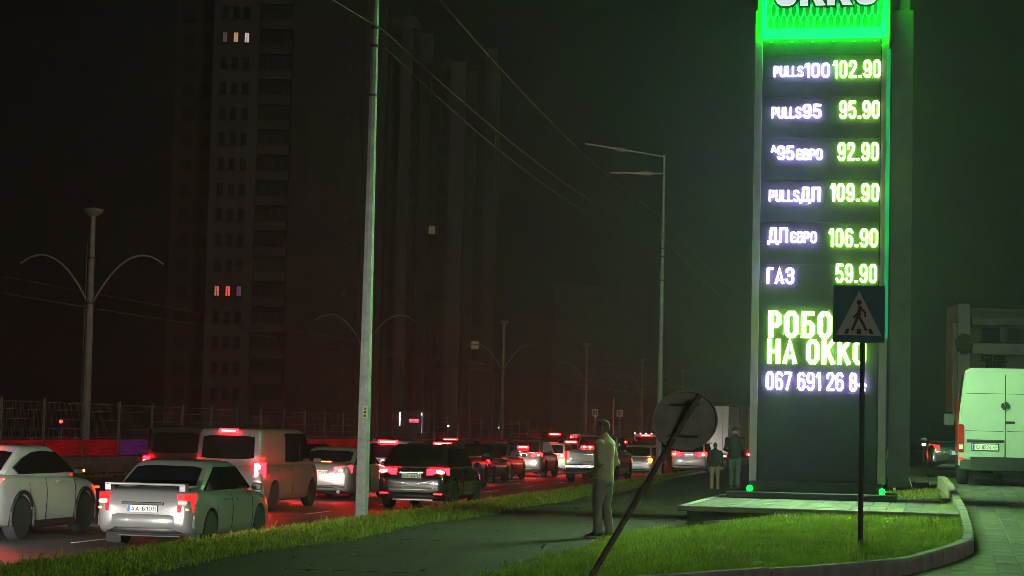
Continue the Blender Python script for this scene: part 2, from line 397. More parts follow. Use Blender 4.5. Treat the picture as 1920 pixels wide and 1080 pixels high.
for i in range(0, len(KS) - 4, 4):
    seg = KS[i:i + 5]; rings = []
    L_ = [k for k in range(5)]
    for k in L_:
        p = seg[k]; d = (seg[min(k + 1, 4)] - seg[max(k - 1, 0)]).normalized(); nrm = Vector((-d.y, d.x, 0))
        if k == 0: p = p + d * .006
        if k == 4: p = p - d * .006
        z = zf(p.y); tp = z + KT + 0.004 * ((i // 4) % 3)
        prof = [(0, z - .25), (0, tp - .03), (.025, tp), (.15, tp), (.15, z - .25)]
        rings.append([p + nrm * a + Vector((0, 0, b)) for a, b in prof])
    MB().loft(rings).obj('kerbstone', concrete, kerb)
def island_z(X, Y):
    s0, n0 = sn(X, Y)
    e = sm((n0 + 4.75) / 2.6); t = sm((kerb_x(Y) - X) / .5)
    z = e * (zf(Y) + KT - .04 - .10 * sm((Y - 27) / 6) * (1 - sm((.6 - (kerb_x(Y) - X)) / .6)) * (1 - .6 * sm((n0 + 3.2) / 2)))
    return z + 0.015 * math.sin(X * 3.1 + Y) * math.cos(Y * 2.3)
im = MB(); NX, NY = 46, 60; grid = []
for j in range(NY + 1):
    Y = 19.5 + (36.5 - 19.5) * j / NY
    xl = (-4.75 + Y * math.sin(PHI)) / math.cos(PHI); xl -= 0; xr = max(kerb_x(Y) - .13, xl + .1)
    grid.append([(xl + (xr - xl) * i / NX, Y, island_z(xl + (xr - xl) * i / NX, Y)) for i in range(NX + 1)])
im.add([p for r in grid for p in r], [(j * (NX + 1) + i, j * (NX + 1) + i + 1, (j + 1) * (NX + 1) + i + 1, (j + 1) * (NX + 1) + i) for j in range(NY) for i in range(NX)])
struct(im.obj('lawn_soil', soil, smooth=60))
gm2 = grass_mat('island_grass', (0.09, 0.13, 0.02), (0.34, 0.42, 0.06), (0.52, 0.46, 0.20))
pts = []
while len(pts) < 95000:
    Y = 20 + 15.5 * random.random() ** .9; xl = (-4.8 + Y * math.sin(PHI)) / math.cos(PHI); xr = kerb_x(Y) - .15
    X = random.uniform(-1, 8.5)
    if X < xl or X > xr: continue
    s0, n0 = sn(X, Y)
    if s0 > 34.35: continue
    if 33.2 < s0 and n0 > -3 and random.random() < .6: continue
    pt = math.sin(X * 2.2 + 1) * math.sin(Y * 1.7 + X) + .5 * math.sin(X * 5.1 + Y * 3.7)
    if pt > .72 and random.random() < .8: continue
    if pt < .1 and random.random() < .25: continue
    pts.append((X, Y, island_z(X, Y)))
tf = []
for _ in range(420):
    Y = random.uniform(21, 33); xl = (-4.9 + Y * math.sin(PHI)) / math.cos(PHI); X = random.uniform(xl, kerb_x(Y) - .2)
    if sn(X, Y)[0] > 34.2: continue
    for _ in range(14): tf.append((X + random.gauss(0, .05), Y + random.gauss(0, .05), island_z(X, Y)))
grass('lawn_tufts', tf, .09, .17, gm2, lean=.8, wmul=1.2, label='taller tufts of grass scattered over the kerbed lawn')
grass('lawn_grass', pts, 0.04, 0.095, gm2, wmul=1.15, label='rough lawn on the kerbed island below the price sign')

# forecourt: sloping bed with pavers
bed = MB(); ys = list(np.arange(19, 76, 1.5)); ys_r = []
bed.add([p for Y in ys for p in ((kerb_x(Y) + .02 if Y > 20.6 else 0.9, Y, zf(Y) - .012), (34, Y, zf(Y) - .012))], [(2 * i, 2 * i + 1, 2 * i + 3, 2 * i + 2) for i in range(len(ys) - 1)])
fc = struct(bed.obj('forecourt', slab_m2))
pv = MB().box((0, 0, -.03), (.288, .588, .06), 0, .008).mesh('paver', slab_m); pv2 = MB().box((0, 0, -.03), (.288, .588, .06), 0, .008).mesh('paver', slab_m2)
cells = []
for i in range(-4, 80):
    for j in range(0, 60):
        s0 = 20.5 + j * .6 + (.3 if i % 2 else 0); n0 = -5 + i * .3; p = W(s0, n0)
        if p.x < kerb_x(p.y) + .13 or p.y < 20 or (p.y < 21 and p.x < 2) or p.y > 58 or p.x > 19: continue
        px = p.x / p.y
        cells.append((p, px < .262 and p.y > 24.0))
vis = sorted([c for c in cells if c[1]], key=lambda c: c[0].y); near = vis[:290]; rest = vis[290:] + [c for c in cells if not c[1]]
def slope(Y): return math.atan(.63 / 19) if 26 < Y < 45 else 0
for p, _ in near:
    o = ob('paver', pv if random.random() < .6 else pv2, fc, (p.x, p.y, zf(p.y) + random.uniform(-.005, .004))); o.rotation_euler = (slope(p.y), random.uniform(-.01, .01), -PHI)
pm2 = MB()
for p, _ in rest: pm2.box((p.x, p.y, zf(p.y) - .018 + random.uniform(-.003, .003)), (.288, .588, .036), -PHI)
o = pm2.obj('paver_field', slab_m, fc); o['kind'] = 'stuff'

# platform under the sign
PZ = 0.45
plat = MB()
def wbox(mb, s0, s1, n0, n1, z0, z1, bev=0):
    c = W((s0 + s1) / 2, (n0 + n1) / 2, (z0 + z1) / 2); mb.box(c, (n1 - n0, s1 - s0, z1 - z0), -PHI, bev)
wbox(plat, 34.45, 41.4, -4.0, .30, -.2, PZ - .065)
pl = struct(plat.obj('platform', conc_dark)); 
sl = MB().box((0, 0, 0), (.29, .59, .06), 0, .006).mesh('paving_slab', slab_m)
for i in range(15):
    for j in range(12):
        n0 = -3.86 + i * .298; s0 = 34.68 + j * .6
        o = ob('paving_slab', sl, pl, W(s0, n0, PZ - .034 + random.uniform(-.003, .003)), -PHI)
cp = MB(); wbox(cp, 34.3, 34.38, -4.1, .5, PZ - .09, PZ, .01); wbox(cp, 34.3, 41.4, -4.14, -4.02, PZ - .09, PZ, .01)
cp.obj('edging', concrete, pl)
# concrete rim half buried along the platform
rm = MB(); pts_ = [W(33.4 + .55 * math.sin(k / 9 * 1.5), -3.6 + .25 * k, .20 + .012 * k) for k in range(10)]
rm.tube(pts_, .05, 6); struct(rm.obj('buried_rim', concrete))
# lawn behind the platform
bl = MB(); bl.add([W(41.4, -4.1, .1), W(41.4, .36, .5), W(47.5, .2, .55), W(47.5, -4.1, .1)], [(0, 1, 2, 3)])
bl.add([W(34.4, .28, .40), W(34.4, .52, .40), W(41.4, .42, .52), W(41.4, .28, .48)], [(0, 1, 2, 3)])
struct(bl.obj('back_lawn_soil', soil))
pts = []
for _ in range(16000):
    s0 = random.uniform(41.3, 47.4); n0 = random.uniform(-3.0, .2); pts.append(W(s0, n0, .1 + .4 * min(1, (n0 + 4.1) / 5) + .05 * (s0 - 41) / 6))
grass('back_lawn_grass', pts, .05, .11, gm2, wmul=1.3, label='small lawn behind the sign platform beside the forecourt kerb')

# ------------------------------------------------------------------ price sign (totem)
TS, TN = 40.0, -2.13
led_white = mat('white_lettering', (0.8, 0.8, 0.8), 0.5, emit=(0.92, 0.80, 1.0), es=1.4)
led_price = mat('price_lettering', (0.8, 0.8, 0.6), 0.5, emit=(0.80, 1.0, 0.32), es=1.3)
core_white = mat('white_added_light', (0.8, 0.8, 0.8), 0.5, emit=(0.50, 0.50, 1.0), es=430.0)  # thin bright strokes added on the letters to throw light on the scene
core_price = mat('price_added_light', (0.8, 0.8, 0.6), 0.5, emit=(0.42, 1.0, 0.06), es=540.0)
halo_white = mat('white_added_halo', (0.5, 0.5, 0.5), 0.5, emit=(0.50, 0.36, 1.0), es=20.0)  # strokes added out of sight behind the letters, imitating the glow around them
halo_price = mat('price_added_halo', (0.5, 0.5, 0.4), 0.5, emit=(0.18, 1.0, 0.0), es=20.0)
led_green = mat('green_lightbox', (0.02, 0.4, 0.1), 0.4, emit=(0.0, 1.0, 0.0055), es=20.0)
led_cell = mat('green_cell', (0.02, 0.4, 0.1), 0.4, emit=(0.0, 1.0, 0.20), es=0.36)
led_green_in = mat('green_recess', (0.01, 0.3, 0.02), 0.4, emit=(0.0, 1.0, 0.0), es=0.10)
led_edge = mat('green_edge', (0.02, 0.5, 0.25), 0.4, emit=(0.01, 1.0, 0.28), es=0.10)
logo_white = mat('logo_white', (0.8, 0.8, 0.8), 0.4, emit=(0.82, 0.85, 1.0), es=0.33)
panel_m = mat('sign_panel', (0.036, 0.036, 0.05), 0.5, 0.0, var=0.2, vscale=2, spec=.25)
frame_m = mat('sign_frame', (0.42, 0.42, 0.40), 0.5, 0.15, var=0.1)
box_m = mat('sign_box', (0.16, 0.17, 0.165), 0.6, var=0.15)
led_uplight = mat('green_uplight', (0.02, 0.5, 0.1), 0.4, emit=(0.0, 1.0, 0.02), es=4.0)
tt = thing('price_sign', 'tall dark fuel price totem with glowing prices and green logo box', 'price sign', W(TS, TN, PZ), -PHI)
# local: x right, y along the road away from the camera, z up from the platform
def part(mb, name, m, parent=None, smooth=None): return mb.obj(name, m, parent or tt, smooth)
part(MB().box((-.03, .35, 5.0), (2.28, .66, 9.2), 0, .01), 'core', panel_m)
part(MB().box((-.03, -.0, 4.05 - 2.1 + .16), (2.28, .05, 3.9)), 'lower_panel', panel_m)
for k in range(7):
    part(MB().box((-.03, .0, 4.09 + .82 * k - .0 + .01), (2.28, .045, .815)), 'front_panel', panel_m)
    if k > 5: break
for sx in (-1, 1):
    part(MB().box((sx * 1.22 - .02, .30, 4.9), (.14, .78, 9.2), 0, .012), 'side_frame', frame_m)
part(MB().box((1.262, -.098, 5.9), (.075, .012, 5.6)), 'edge_light', led_edge)
part(MB().box((-.1, .15, .06), (3.2, 1.5, .13), 0, .015), 'plinth', steel_dark)
part(MB().box((-.03, .12, .22), (2.5, .9, .2)), 'plinth', black_m)
for sx in (-1.27, 1.23):
    part(MB().lathe([(.045, 0), (.06, .04), (.05, .09), (.02, .11)], 10, c=(sx, -.36, .13)), 'uplight', led_uplight, smooth=40)
part(MB().box((1.52, .62, 4.9), (.40, .5, 9.3), 0, .01), 'rear_column', box_m)
part(MB().box((1.55, .62, 9.75), (.2, .3, .5)), 'column_cap', box_m)
part(MB().box((.0, .35, 10.9), (2.55, .7, 3.9), 0, .02), 'logo_box_back', box_m)
TZ = -PZ
def txt(s, a0, z0, a1, z1, m, name, t=.125, d=.06):
    t = .105 if z1 - z0 < .25 else (.165 if z1 - z0 > .45 else (.145 if m is pr else .13))
    chars, cmb = text_chars(s, a0, z0 + TZ, a1, z1 + TZ, t, d, -.072, core=.024)
    cms = [c.mesh('character', m[0]) for c in chars]; core = cmb.mesh('added_light_core', m[1])
    hc = text_chars(s, a0, z0 + TZ, a1, z1 + TZ, t, .0, -.060, core=.09)[1]; halo = hc.mesh('added_halo', m[2])
    for back in (False, True):
        row = ob(name, None, tt); row.empty_display_size = .1
        if back: row.location = (-.06, .72, 0); row.rotation_euler = (0, 0, math.pi)
        for c in cms: ob('character', c, row)
        ob('added_light_core', core, row); ob('added_halo', halo, row)
wt, pr = (led_white, core_white, halo_white), (led_price, core_price, halo_price)
for s, a0, z0, a1, z1, m, nm in [
    ('PULLS', -.939, 8.628, -.372, 8.831, wt, 'fuel_name'), ('100', -.345, 8.61, .142, 8.888, wt, 'fuel_name'), ('102.90', .197, 8.593, 1.12, 8.937, pr, 'price'),
    ('PULLS', -.969, 7.818, -.403, 8.023, wt, 'fuel_name'), ('95', -.369, 7.813, -.012, 8.082, wt, 'fuel_name'), ('95.90', .33, 7.797, 1.10, 8.145, pr, 'price'),
    ('А', -.97, 7.15, -.868, 7.285, wt, 'fuel_name'), ('95', -.855, 6.999, -.527, 7.269, wt, 'fuel_name'), ('ЄВРО', -.482, 6.997, .019, 7.204, wt, 'fuel_name'), ('92.90', .309, 6.974, 1.095, 7.334, pr, 'price'),
    ('PULLS', -.997, 6.183, -.422, 6.402, wt, 'fuel_name'), ('ДП', -.399, 6.183, -.012, 6.464, wt, 'fuel_name'), ('109.90', .175, 6.183, 1.11, 6.535, pr, 'price'),
    ('ДП', -1.01, 5.379, -.629, 5.672, wt, 'fuel_name'), ('ЄВРО', -.573, 5.381, -.073, 5.591, wt, 'fuel_name'), ('106.90', .156, 5.301, 1.095, 5.657, pr, 'price'),
    ('ГАЗ', -1.02, 4.577, -.495, 4.893, wt, 'fuel_name'), ('59.90', .297, 4.609, 1.084, 4.976, pr, 'price'),
    ('РОБОТА', -.98, 3.535, .90, 4.059, pr, 'notice_text'), ('НА ОККО', -.993, 3.032, .897, 3.515, pr, 'notice_text'), ('067 691 26 84', -1.007, 2.526, .915, 2.879, wt, 'phone_number')]:
    txt(s, a0, z0, a1, z1, m, nm)
# green logo box: bright rim, recessed honeycomb of long cells, white outlined letters
LB0, LB1, LX = 9.385 - PZ, 12.3 - PZ, 1.20
def logo_side(rot):
    h = ob('logo_box', MB().box((0.02, -.02, (LB0 + LB1) / 2), (2 * LX - .1, .02, LB1 - LB0 - .1)).mesh('logo_box', led_green_in), tt)
    rim = MB()
    rim.box((0.02, -.10, LB0 + .09), (2 * LX, .16, .18)); rim.box((0.02, -.10, LB1 - .05), (2 * LX, .16, .10))
    for sx in (-1, 1): rim.box((sx * (LX - .04) + .02, -.10, (LB0 + LB1) / 2), (.08, .157, LB1 - LB0 - .29))
    r_ = rim.obj('rim', led_green, h)
    cell = MB(); n = 12; outer = [(.064 * math.sin(2 * math.pi * k / n) * (abs(math.sin(2 * math.pi * k / n)) ** .3), .19 * math.cos(2 * math.pi * k / n)) for k in range(n)]
    vs = []
    for f, yy in ((1.0, -.10), (1.0, -.03), (.70, -.03), (.70, -.10)): vs += [(x * f, yy, z * (f + .06 if f < 1 else f)) for x, z in outer]
    fs = [(q * n + k, q * n + (k + 1) % n, ((q + 1) % 4) * n + (k + 1) % n, ((q + 1) % 4) * n + k) for q in range(4) for k in range(n)]
    cm = cell.add(vs, fs).mesh('cell', led_cell)
    for row in range(9):
        for i in range(17 if row % 2 == 0 else 16):
            x = -1.05 + i * .131 + (0 if row % 2 == 0 else .066); ob('cell', cm, h, (x + .02, 0, LB0 + .33 + row * .235))
    def logo_glyphs(g):
        """wide letters; g widens every contour for the dark outline"""
        out = []; z0, z1 = 10.02 - PZ, 10.76 - PZ; w = .47; cz = (z0 + z1) / 2
        for i, ch in enumerate('OKKO'):
            x0 = -.98 + i * .515 + .02; cx = x0 + w / 2
            if ch == 'O':
                n = 28; se = lambda q, a, b: (cx + a * math.copysign(abs(math.cos(q)) ** .72, math.cos(q)), cz + b * math.copysign(abs(math.sin(q)) ** .72, math.sin(q)))
                out.append(('ring', [se(2 * math.pi * k / n, w / 2 + g, .37 + g) for k in range(n)], [se(2 * math.pi * k / n, max(.02, w / 2 - .15 - g), max(.02, .37 - .15 - g)) for k in range(n)]))
            else:
                out.append(('poly', [(x0 - g, z0 - g), (x0 + .15 + g, z0 - g), (x0 + .15 + g, z1 + g), (x0 - g, z1 + g)], None))
                out.append(('poly', [(x0 + .12 - g, cz + .02), (x0 + .30 - g * .8, z0 - g), (x0 + w + .02 + g * 1.3, z0 - g), (x0 + .27 + g, cz + .02)], None))
                out.append(('poly', [(x0 + .12 - g, cz + .0199), (x0 + .27 + g, cz + .0199), (x0 + w + g * 1.3, z1 + g), (x0 + .28 - g * .8, z1 + g)], None))
        return out
    for g, m_, d_ in ((.034, mat('logo_outline', (.01, .015, .012), .5), .125), (0, logo_white, .16)):
        mb = MB()
        for q, (kd, a, b) in enumerate(logo_glyphs(g)):
            dd = d_ + .0006 * (q % 3)
            if kd == 'poly': mb.prism(a, lambda p: (p[0], -.02, p[1]), lambda p: (p[0], -dd, p[1]))
            else:
                n = len(a); mb.add([(x, -dd, z) for x, z in a] + [(x, -dd, z) for x, z in b] + [(x, -.02, z) for x, z in a] + [(x, -.02, z) for x, z in b],
                    [f for k in range(n) for f in ((k, (k + 1) % n, n + (k + 1) % n, n + k), (2 * n + k, 2 * n + (k + 1) % n, (k + 1) % n, k), (n + k, n + (k + 1) % n, 3 * n + (k + 1) % n, 3 * n + k))])
        mb.obj('logo_letters', m_, h)
    if rot: h.location = (0.0, .70, 0); h.rotation_euler = (0, 0, math.pi)
logo_side(False); logo_side(True)
bolt = MB()
for k in range(6): part(MB().box((-1.0 + k * .40, -.035, LB0 - .06), (.06, .02, .02)), 'bolt', frame_m)

# ------------------------------------------------------------------ vehicles
WHEEL = {}
def wheel_meshes(r, w, spokes=7):
    key = (round(r, 3), round(w, 3), spokes)
    if key in WHEEL: return WHEEL[key]
    ty = MB().lathe([(r * .62, -w / 2), (r * .92, -w / 2), (r * .985, -w * .38), (r, -w * .2), (r, w * .2), (r * .985, w * .38), (r * .92, w / 2), (r * .62, w / 2)], 28, 'x').mesh('tyre', rubber, 40)
    rb = MB(); rb.lathe([(r * .66, w * .30), (r * .66, w * .46), (r * .60, w * .47), (r * .58, w * .33)], 28, 'x')
    rb.lathe([(.055, w * .3), (.055, w * .47), (.03, w * .48)], 10, 'x')
    for k in range(spokes):
        a = 2 * math.pi * k / spokes; d = Vector((0, math.cos(a), math.sin(a))); e = Vector((0, -math.sin(a), math.cos(a)))
        p = [d * .04 - e * .03, d * .04 + e * .03, d * r * .6 + e * .022, d * r * .6 - e * .022]
        rb.add([q + Vector((w * .34, 0, 0)) for q in p] + [q + Vector((w * .45, 0, 0)) for q in p], [(0, 1, 2, 3), (7, 6, 5, 4), (0, 4, 5, 1), (1, 5, 6, 2), (2, 6, 7, 3), (3, 7, 4, 0)])
    rim = rb.mesh('rim', rim_m, 35)
    hub = MB().lathe([(r * .6, w * .2), (r * .6, w * .25)], 20, 'x').mesh('brake_disc', steel_dark)
    WHEEL[key] = (ty, rim, hub); return WHEEL[key]
def wheel(parent, x, y, r, w, side):
    ty, rim, hub = wheel_meshes(r, w)
    t = ob('wheel', hub, parent, (x, y, r)); t.rotation_euler = (0, 0, 0 if side > 0 else math.pi)
    ob('tyre', ty, t); ob('rim', rim, t)
def lerp_tab(tab, x):
    if x <= tab[0][0]: return tab[0][1]
    for (a, b), (c, d) in zip(tab, tab[1:]):
        if x <= c: return b + (d - b) * (x - a) / (c - a)
    return tab[-1][1]
SPECS = {
 # L, W, H, clearance, belt, deck (rear), hood, wheel r, wheelbase; cabin: rear base, rear top, front top, front base (from car centre)
 'sedan': dict(L=4.45, W=1.74, H=1.45, cl=.17, belt=.92, deck=.98, hood=.90, r=.31, wb=2.58, cab=(-1.72, -.95, .35, 1.15), tum=.20),
 'bigsedan': dict(L=4.82, W=1.82, H=1.47, cl=.16, belt=.95, deck=1.03, hood=.92, r=.33, wb=2.78, cab=(-1.85, -1.0, .35, 1.25), tum=.20),
 'suv': dict(L=4.62, W=1.86, H=1.65, cl=.21, belt=1.06, deck=1.06, hood=1.02, r=.37, wb=2.67, cab=(-2.12, -1.62, .45, 1.2), tum=.20),
 'coupe_suv': dict(L=4.64, W=1.86, H=1.63, cl=.21, belt=1.10, deck=1.14, hood=1.04, r=.38, wb=2.68, cab=(-2.02, -1.05, .35, 1.2), tum=.22),
 'hatch': dict(L=4.1, W=1.74, H=1.48, cl=.17, belt=.94, deck=.96, hood=.92, r=.31, wb=2.55, cab=(-1.93, -1.55, .25, 1.1), tum=.18),
 'van': dict(L=4.9, W=1.90, H=1.97, cl=.20, belt=1.12, deck=1.12, hood=1.10, r=.34, wb=3.1, cab=(-2.38, -2.26, 1.15, 2.0), tum=.13),
 'pickup': dict(L=5.8, W=2.02, H=1.95, cl=.32, belt=1.28, deck=1.32, hood=1.26, r=.41, wb=3.65, cab=(-.75, -.62, .85, 1.5), tum=.20),
}
BODY = {}
def body_mesh(kind, sp):
    if kind in BODY: return BODY[kind]
    L, Wd, H = sp['L'], sp['W'], sp['H']; h = L / 2; cl = sp['cl']; dk, bt, hd = sp['deck'], sp['belt'], sp['hood']; boxy = kind in ('van', 'pickup')
    rb_, rt, ft, fb = sp['cab']
    st = [(-h, .90 if boxy else .78, cl + .24, dk - .30), (-h + .03, .94 if boxy else .88, cl + .15, dk - .14), (-h + .10, .965 if boxy else .935, cl + .08, dk - .04), (-h + .25, .985, cl + .03, dk),
          (-h + .6, 1, cl, dk + (.0 if dk <= bt else .012)), (max(rb_ + .1, -h + .75), 1, cl, max(dk, bt) if dk > bt else bt), (rt + .5, 1, cl, bt + .01 if dk <= bt else (bt + dk) / 2), (0, 1, cl, bt), (ft, 1, cl, bt - .005), (fb, 1, cl, hd + .02),
          (h - .75, .985, cl, hd - .02), (h - .4, .95, cl + .01, hd - .08), (h - .18, .88, cl + .04, hd - .17), (h - .06, .80, cl + .10, hd - .28), (h, .70, cl + .18, hd - .40)]
    if kind == 'pickup': st = [(-h, .97, cl + .25, dk - .02), (-h + .04, .985, cl + .22, dk), (-h + .6, 1, cl, dk), (-.8, 1, cl, dk), (-.7, 1, cl, bt), (.5, 1, cl, bt), (1.5, 1, cl, hd + .02), (h - .6, .99, cl, hd - .02), (h - .2, .95, cl + .05, hd - .06), (h - .04, .9, cl + .12, hd - .12), (h, .84, cl + .18, hd - .2)]
    st.sort(key=lambda q: q[0]); st = [q for i, q in enumerate(st) if i == 0 or q[0] - st[i - 1][0] > .012]
    rings = []
    for y, wf, zb, zt in st:
        w = Wd / 2 * wf; hh = zt - zb
        half = [(w * .80, zb), (w * .95, zb + .04 * hh), (w * .985, zb + .16 * hh), (w * .995, zb + .42 * hh), (w, zb + .58 * hh), (w * .985, zb + .76 * hh), (w * .955, zb + .90 * hh), (w * .90, zt - .015), (w * .80, zt), (w * .4, zt + .015)]
        rings.append([(x, y, z) for x, z in half] + [(-x, y, z) for x, z in half[::-1]])
    me = MB().loft(rings).mesh('body'); me = evaluated(me, [('SUBSURF', dict(levels=1, render_levels=1))])
    cut = MB()
    for sx in (-1, 1):
        for sy in (-1, 1):
            cut.lathe([(sp['r'] * 1.16, -.26), (sp['r'] * 1.16, .5)], 28, 'x', (sx * (Wd / 2 - .02) if sx > 0 else sx * (Wd / 2 - .02) - .24, sy * sp['wb'] / 2, sp['r'] * 1.02))
    me = evaluated(me, [('BOOLEAN', dict(operation='DIFFERENCE', solver='EXACT', cut=cut.mesh('cut')))])
    me.name = 'body'
    me.polygons.foreach_set('use_smooth', [True] * len(me.polygons)); me.set_sharp_from_angle(angle=R(32))
    BODY[kind] = me; return me
def cabin_rings(sp):
    Wd, H, bt = sp['W'], sp['H'], max(sp['belt'], sp['deck'] if sp['deck'] > sp['belt'] else 0); rb_, rt, ft, fb = sp['cab']; tu = sp['tum']
    w0 = Wd / 2 * .90; w1 = Wd / 2 - tu
    lev = [(sp['belt'] - .10, -.0, w0 + .0, 0), (sp['belt'], 0.0, w0, 0), (sp['belt'] + (H - .055 - sp['belt']) * .6, .6, w0 + (w1 - w0) * .6, 0), (H - .055, 1.0, w1, .0), (H - .012, 1.06, w1 - .10, .10), (H, 1.1, w1 * .72, .28), (H + .004, 1.1, w1 * .4, .6)]
    rings = []
    for z, f, w, ins in lev:
        yr = rb_ + (rt - rb_) * min(f, 1) + ins; yf = fb + (ft - fb) * min(f, 1) - ins
        c = .13
        ring = [(w - c, yr), (w - .035, yr + .05), (w, yr + c), (w + .012, (yr + yf) / 2), (w, yf - c), (w - .035, yf - .05), (w - c, yf), (0, yf + .07), ]
        full = ring + [(-x, y) for x, y in ring[:-1][::-1]] + [(0, yr - .05)]
        rings.append([(x, y, z) for x, y in full])
    return rings, w0, w1
CAB = {}
PANE = {}
def cab_mesh(kind, sp):
    if kind not in CAB:
        rings, w0, w1 = cabin_rings(sp); me = evaluated(MB().loft(rings).mesh('cabin'), [('SUBSURF', dict(levels=1, render_levels=1))]); me.name = 'cabin'; me.polygons.foreach_set('use_smooth', [True] * len(me.polygons)); me.set_sharp_from_angle(angle=R(40)); CAB[kind] = me
    return CAB[kind]
def cabw(sp, z):
    w0 = sp['W'] / 2 * .90; w1 = sp['W'] / 2 - sp['tum']; return w0 + (w1 - w0) * max(0, (z - sp['belt'])) / (sp['H'] - .055 - sp['belt'])
def side_pane(sp, poly, sx, d=.012):
    f0 = lambda p: (sx * (cabw(sp, p[1]) - .02), p[0], p[1]); f1 = lambda p: (sx * (cabw(sp, p[1]) + .012 + d), p[0], p[1])
    return MB().prism(poly, f0, f1)
def end_pane(sp, z0, z1, xw0, xw1, rear=True, d=.014):
    """curved pane following the bow of the cabin end; xw0, xw1: half widths at its foot and head"""
    rb_, rt, ft, fb = sp['cab']; bt = sp['belt']; H = sp['H'] - .055
    def yy(z):
        f = (z - bt) / (H - bt); return (rb_ + (rt - rb_) * f) if rear else (fb + (ft - fb) * f)
    sg = -1 if rear else 1; amp = .05 if rear else .07; vs = []; fs = []; NXp, NZp = 8, 4
    for layer in (d, -.03):
        for k in range(NZp + 1):
            q = k / NZp; z = z0 + (z1 - z0) * q; w = xw0 + (xw1 - xw0) * q
            for i in range(NXp + 1):
                e = 2 * i / NXp - 1; x = w * e; cw = cabw(sp, z) - .13
                edge = .03 * (abs(e) ** 6); zz = z + (edge if k == 0 else (-edge if k == NZp else 0))
                vs.append((x, yy(zz) + sg * (amp * max(0, 1 - abs(x) / cw) + layer), zz))
    M = (NXp + 1) * (NZp + 1)
    for k in range(NZp):
        for i in range(NXp):
            a = k * (NXp + 1) + i; fs += [(a, a + 1, a + NXp + 2, a + NXp + 1), (M + a, M + a + NXp + 1, M + a + NXp + 2, M + a + 1)]
    for i in range(NXp):
        for a in (i, NZp * (NXp + 1) + i): fs.append((a, M + a, M + a + 1, a + 1))
    for k in range(NZp):
        for a in (k * (NXp + 1), k * (NXp + 1) + NXp): fs.append((a, a + NXp + 1, M + a + NXp + 1, M + a))
    return MB().add(vs, fs)
def rpoly(x0, z0, x1, z1, x2, z2, x3, z3, r=.06):
    """rounded quad polygon"""
    P = [Vector((x0, z0)), Vector((x1, z1)), Vector((x2, z2)), Vector((x3, z3))]; out = []
    for i, p in enumerate(P):
        a = (P[i - 1] - p); b = (P[(i + 1) % 4] - p); ra = min(r, a.length * .4); rb2 = min(r, b.length * .4); a.normalize(); b.normalize()
        for k in range(4):
            t = k / 3; out.append(tuple((p + a * ra) * (1 - t) ** 2 + p * 2 * t * (1 - t) + (p + b * rb2) * t * t))
    return out
def lamp_pair(parent, name, sp, y, x0, x1, z0, z1, m, d=.05, skew=0.0, wrap=.0, core=None, cm=None):
    """two mirrored lamps on the rear (y<0) or front end; wrap bends the outer edge round the corner"""
    out = []
    sg = -1 if y < 0 else 1
    for sx in (-1, 1):
        xs = [x0, x0 + (x1 - x0) * .5, x1]; mb = MB(); rings = []
        for k, x in enumerate(xs):
            yo = y - sg * wrap * (k / 2) ** 2; t = skew * k / 2
            rings.append([(sx * x, yo - sg * .12, z0 + t * .4), (sx * x, yo + sg * d * (1 if k < 2 else .6), z0 + t * .4 + .01), (sx * x, yo + sg * d * (1 if k < 2 else .6), z1 + t - .01), (sx * x, yo - sg * .12, z1 + t)])
        l = mb.loft(rings).obj(name, m, parent); out.append(l)
        if core:
            c0, c1, cz0, cz1 = core; c = MB()
            cyo = y + sg * (d + .012) - sg * wrap * (((c0 + c1) / 2 - x0) / (x1 - x0)) ** 2
            c.add([(sx * (c0 + (c1 - c0) * (.5 + .5 * math.cos(q * math.pi / 5))), cyo, cz0 + (cz1 - cz0) * (.5 + .5 * math.sin(q * math.pi / 5))) for q in range(10)], [tuple(range(10))])
            c.obj('lamp', cm, l)
    return out
def bumper(sp, z, hgt, frac, m, parent, name, out=.03, wrap=.17, d=.14):
    h = sp['L'] / 2; w = sp['W'] / 2 * frac; rings = []
    for e in np.linspace(-1, 1, 13):
        y = -h - out + wrap * abs(e) ** 3; x = w * e
        rings.append([(x, y + d, z - hgt / 2), (x, y + .02, z - hgt / 2), (x, y, z - hgt / 2 + .025), (x, y - .004, z), (x, y, z + hgt / 2 - .025), (x, y + .02, z + hgt / 2), (x, y + d, z + hgt / 2)])
    return MB().loft(rings).obj(name, m, parent, 40)
def plate(parent, y, z, txt_=None, w=.52, h=.112, x=0):
    p = MB().box((x, y, z), (w, .02, h), 0, .004).obj('number_plate', plate_m, parent)
    if txt_: write(p, ink, txt_, x - w * .36, z - h * .32, x + w * .46, z + h * .32, .11, .003, y - .0102, gap=.15)
    MB().box((x - w * .45, y - .0113, z), (w * .08, .003, h * .92)).obj('blue_band', plate_bl, p)
    return p
def head_lights(parent, sp, power, col=(1, .93, .85), z=None, beam=True):
    h = sp['L'] / 2; z = z or sp['hood'] - .24
    for sx in (-1, 1):
        l = MB().box((sx * sp['W'] * .30, h - .12, z), (.34, .16, .13), 0, .02).obj('headlight', black_m, parent)
        MB().add([(sx * sp['W'] * .30 + a, h - .035, z + b) for a, b in ((-.14, -.05), (.14, -.05), (.14, .05), (-.14, .05))], [(0, 1, 2, 3)]).obj('lamp', white_lamp if power else lens_clear, l)
        if power and beam:
            ld = bpy.data.lights.new('headlamp', 'SPOT'); ld.energy = power * 4.5; ld.spot_size = R(75); ld.spot_blend = .85; ld.shadow_soft_size = .06; ld.color = col
            lo = ob('beam', ld, parent, (sx * sp['W'] * .30, h + .02, z)); lo.rotation_euler = (R(90 - 3), 0, 0)
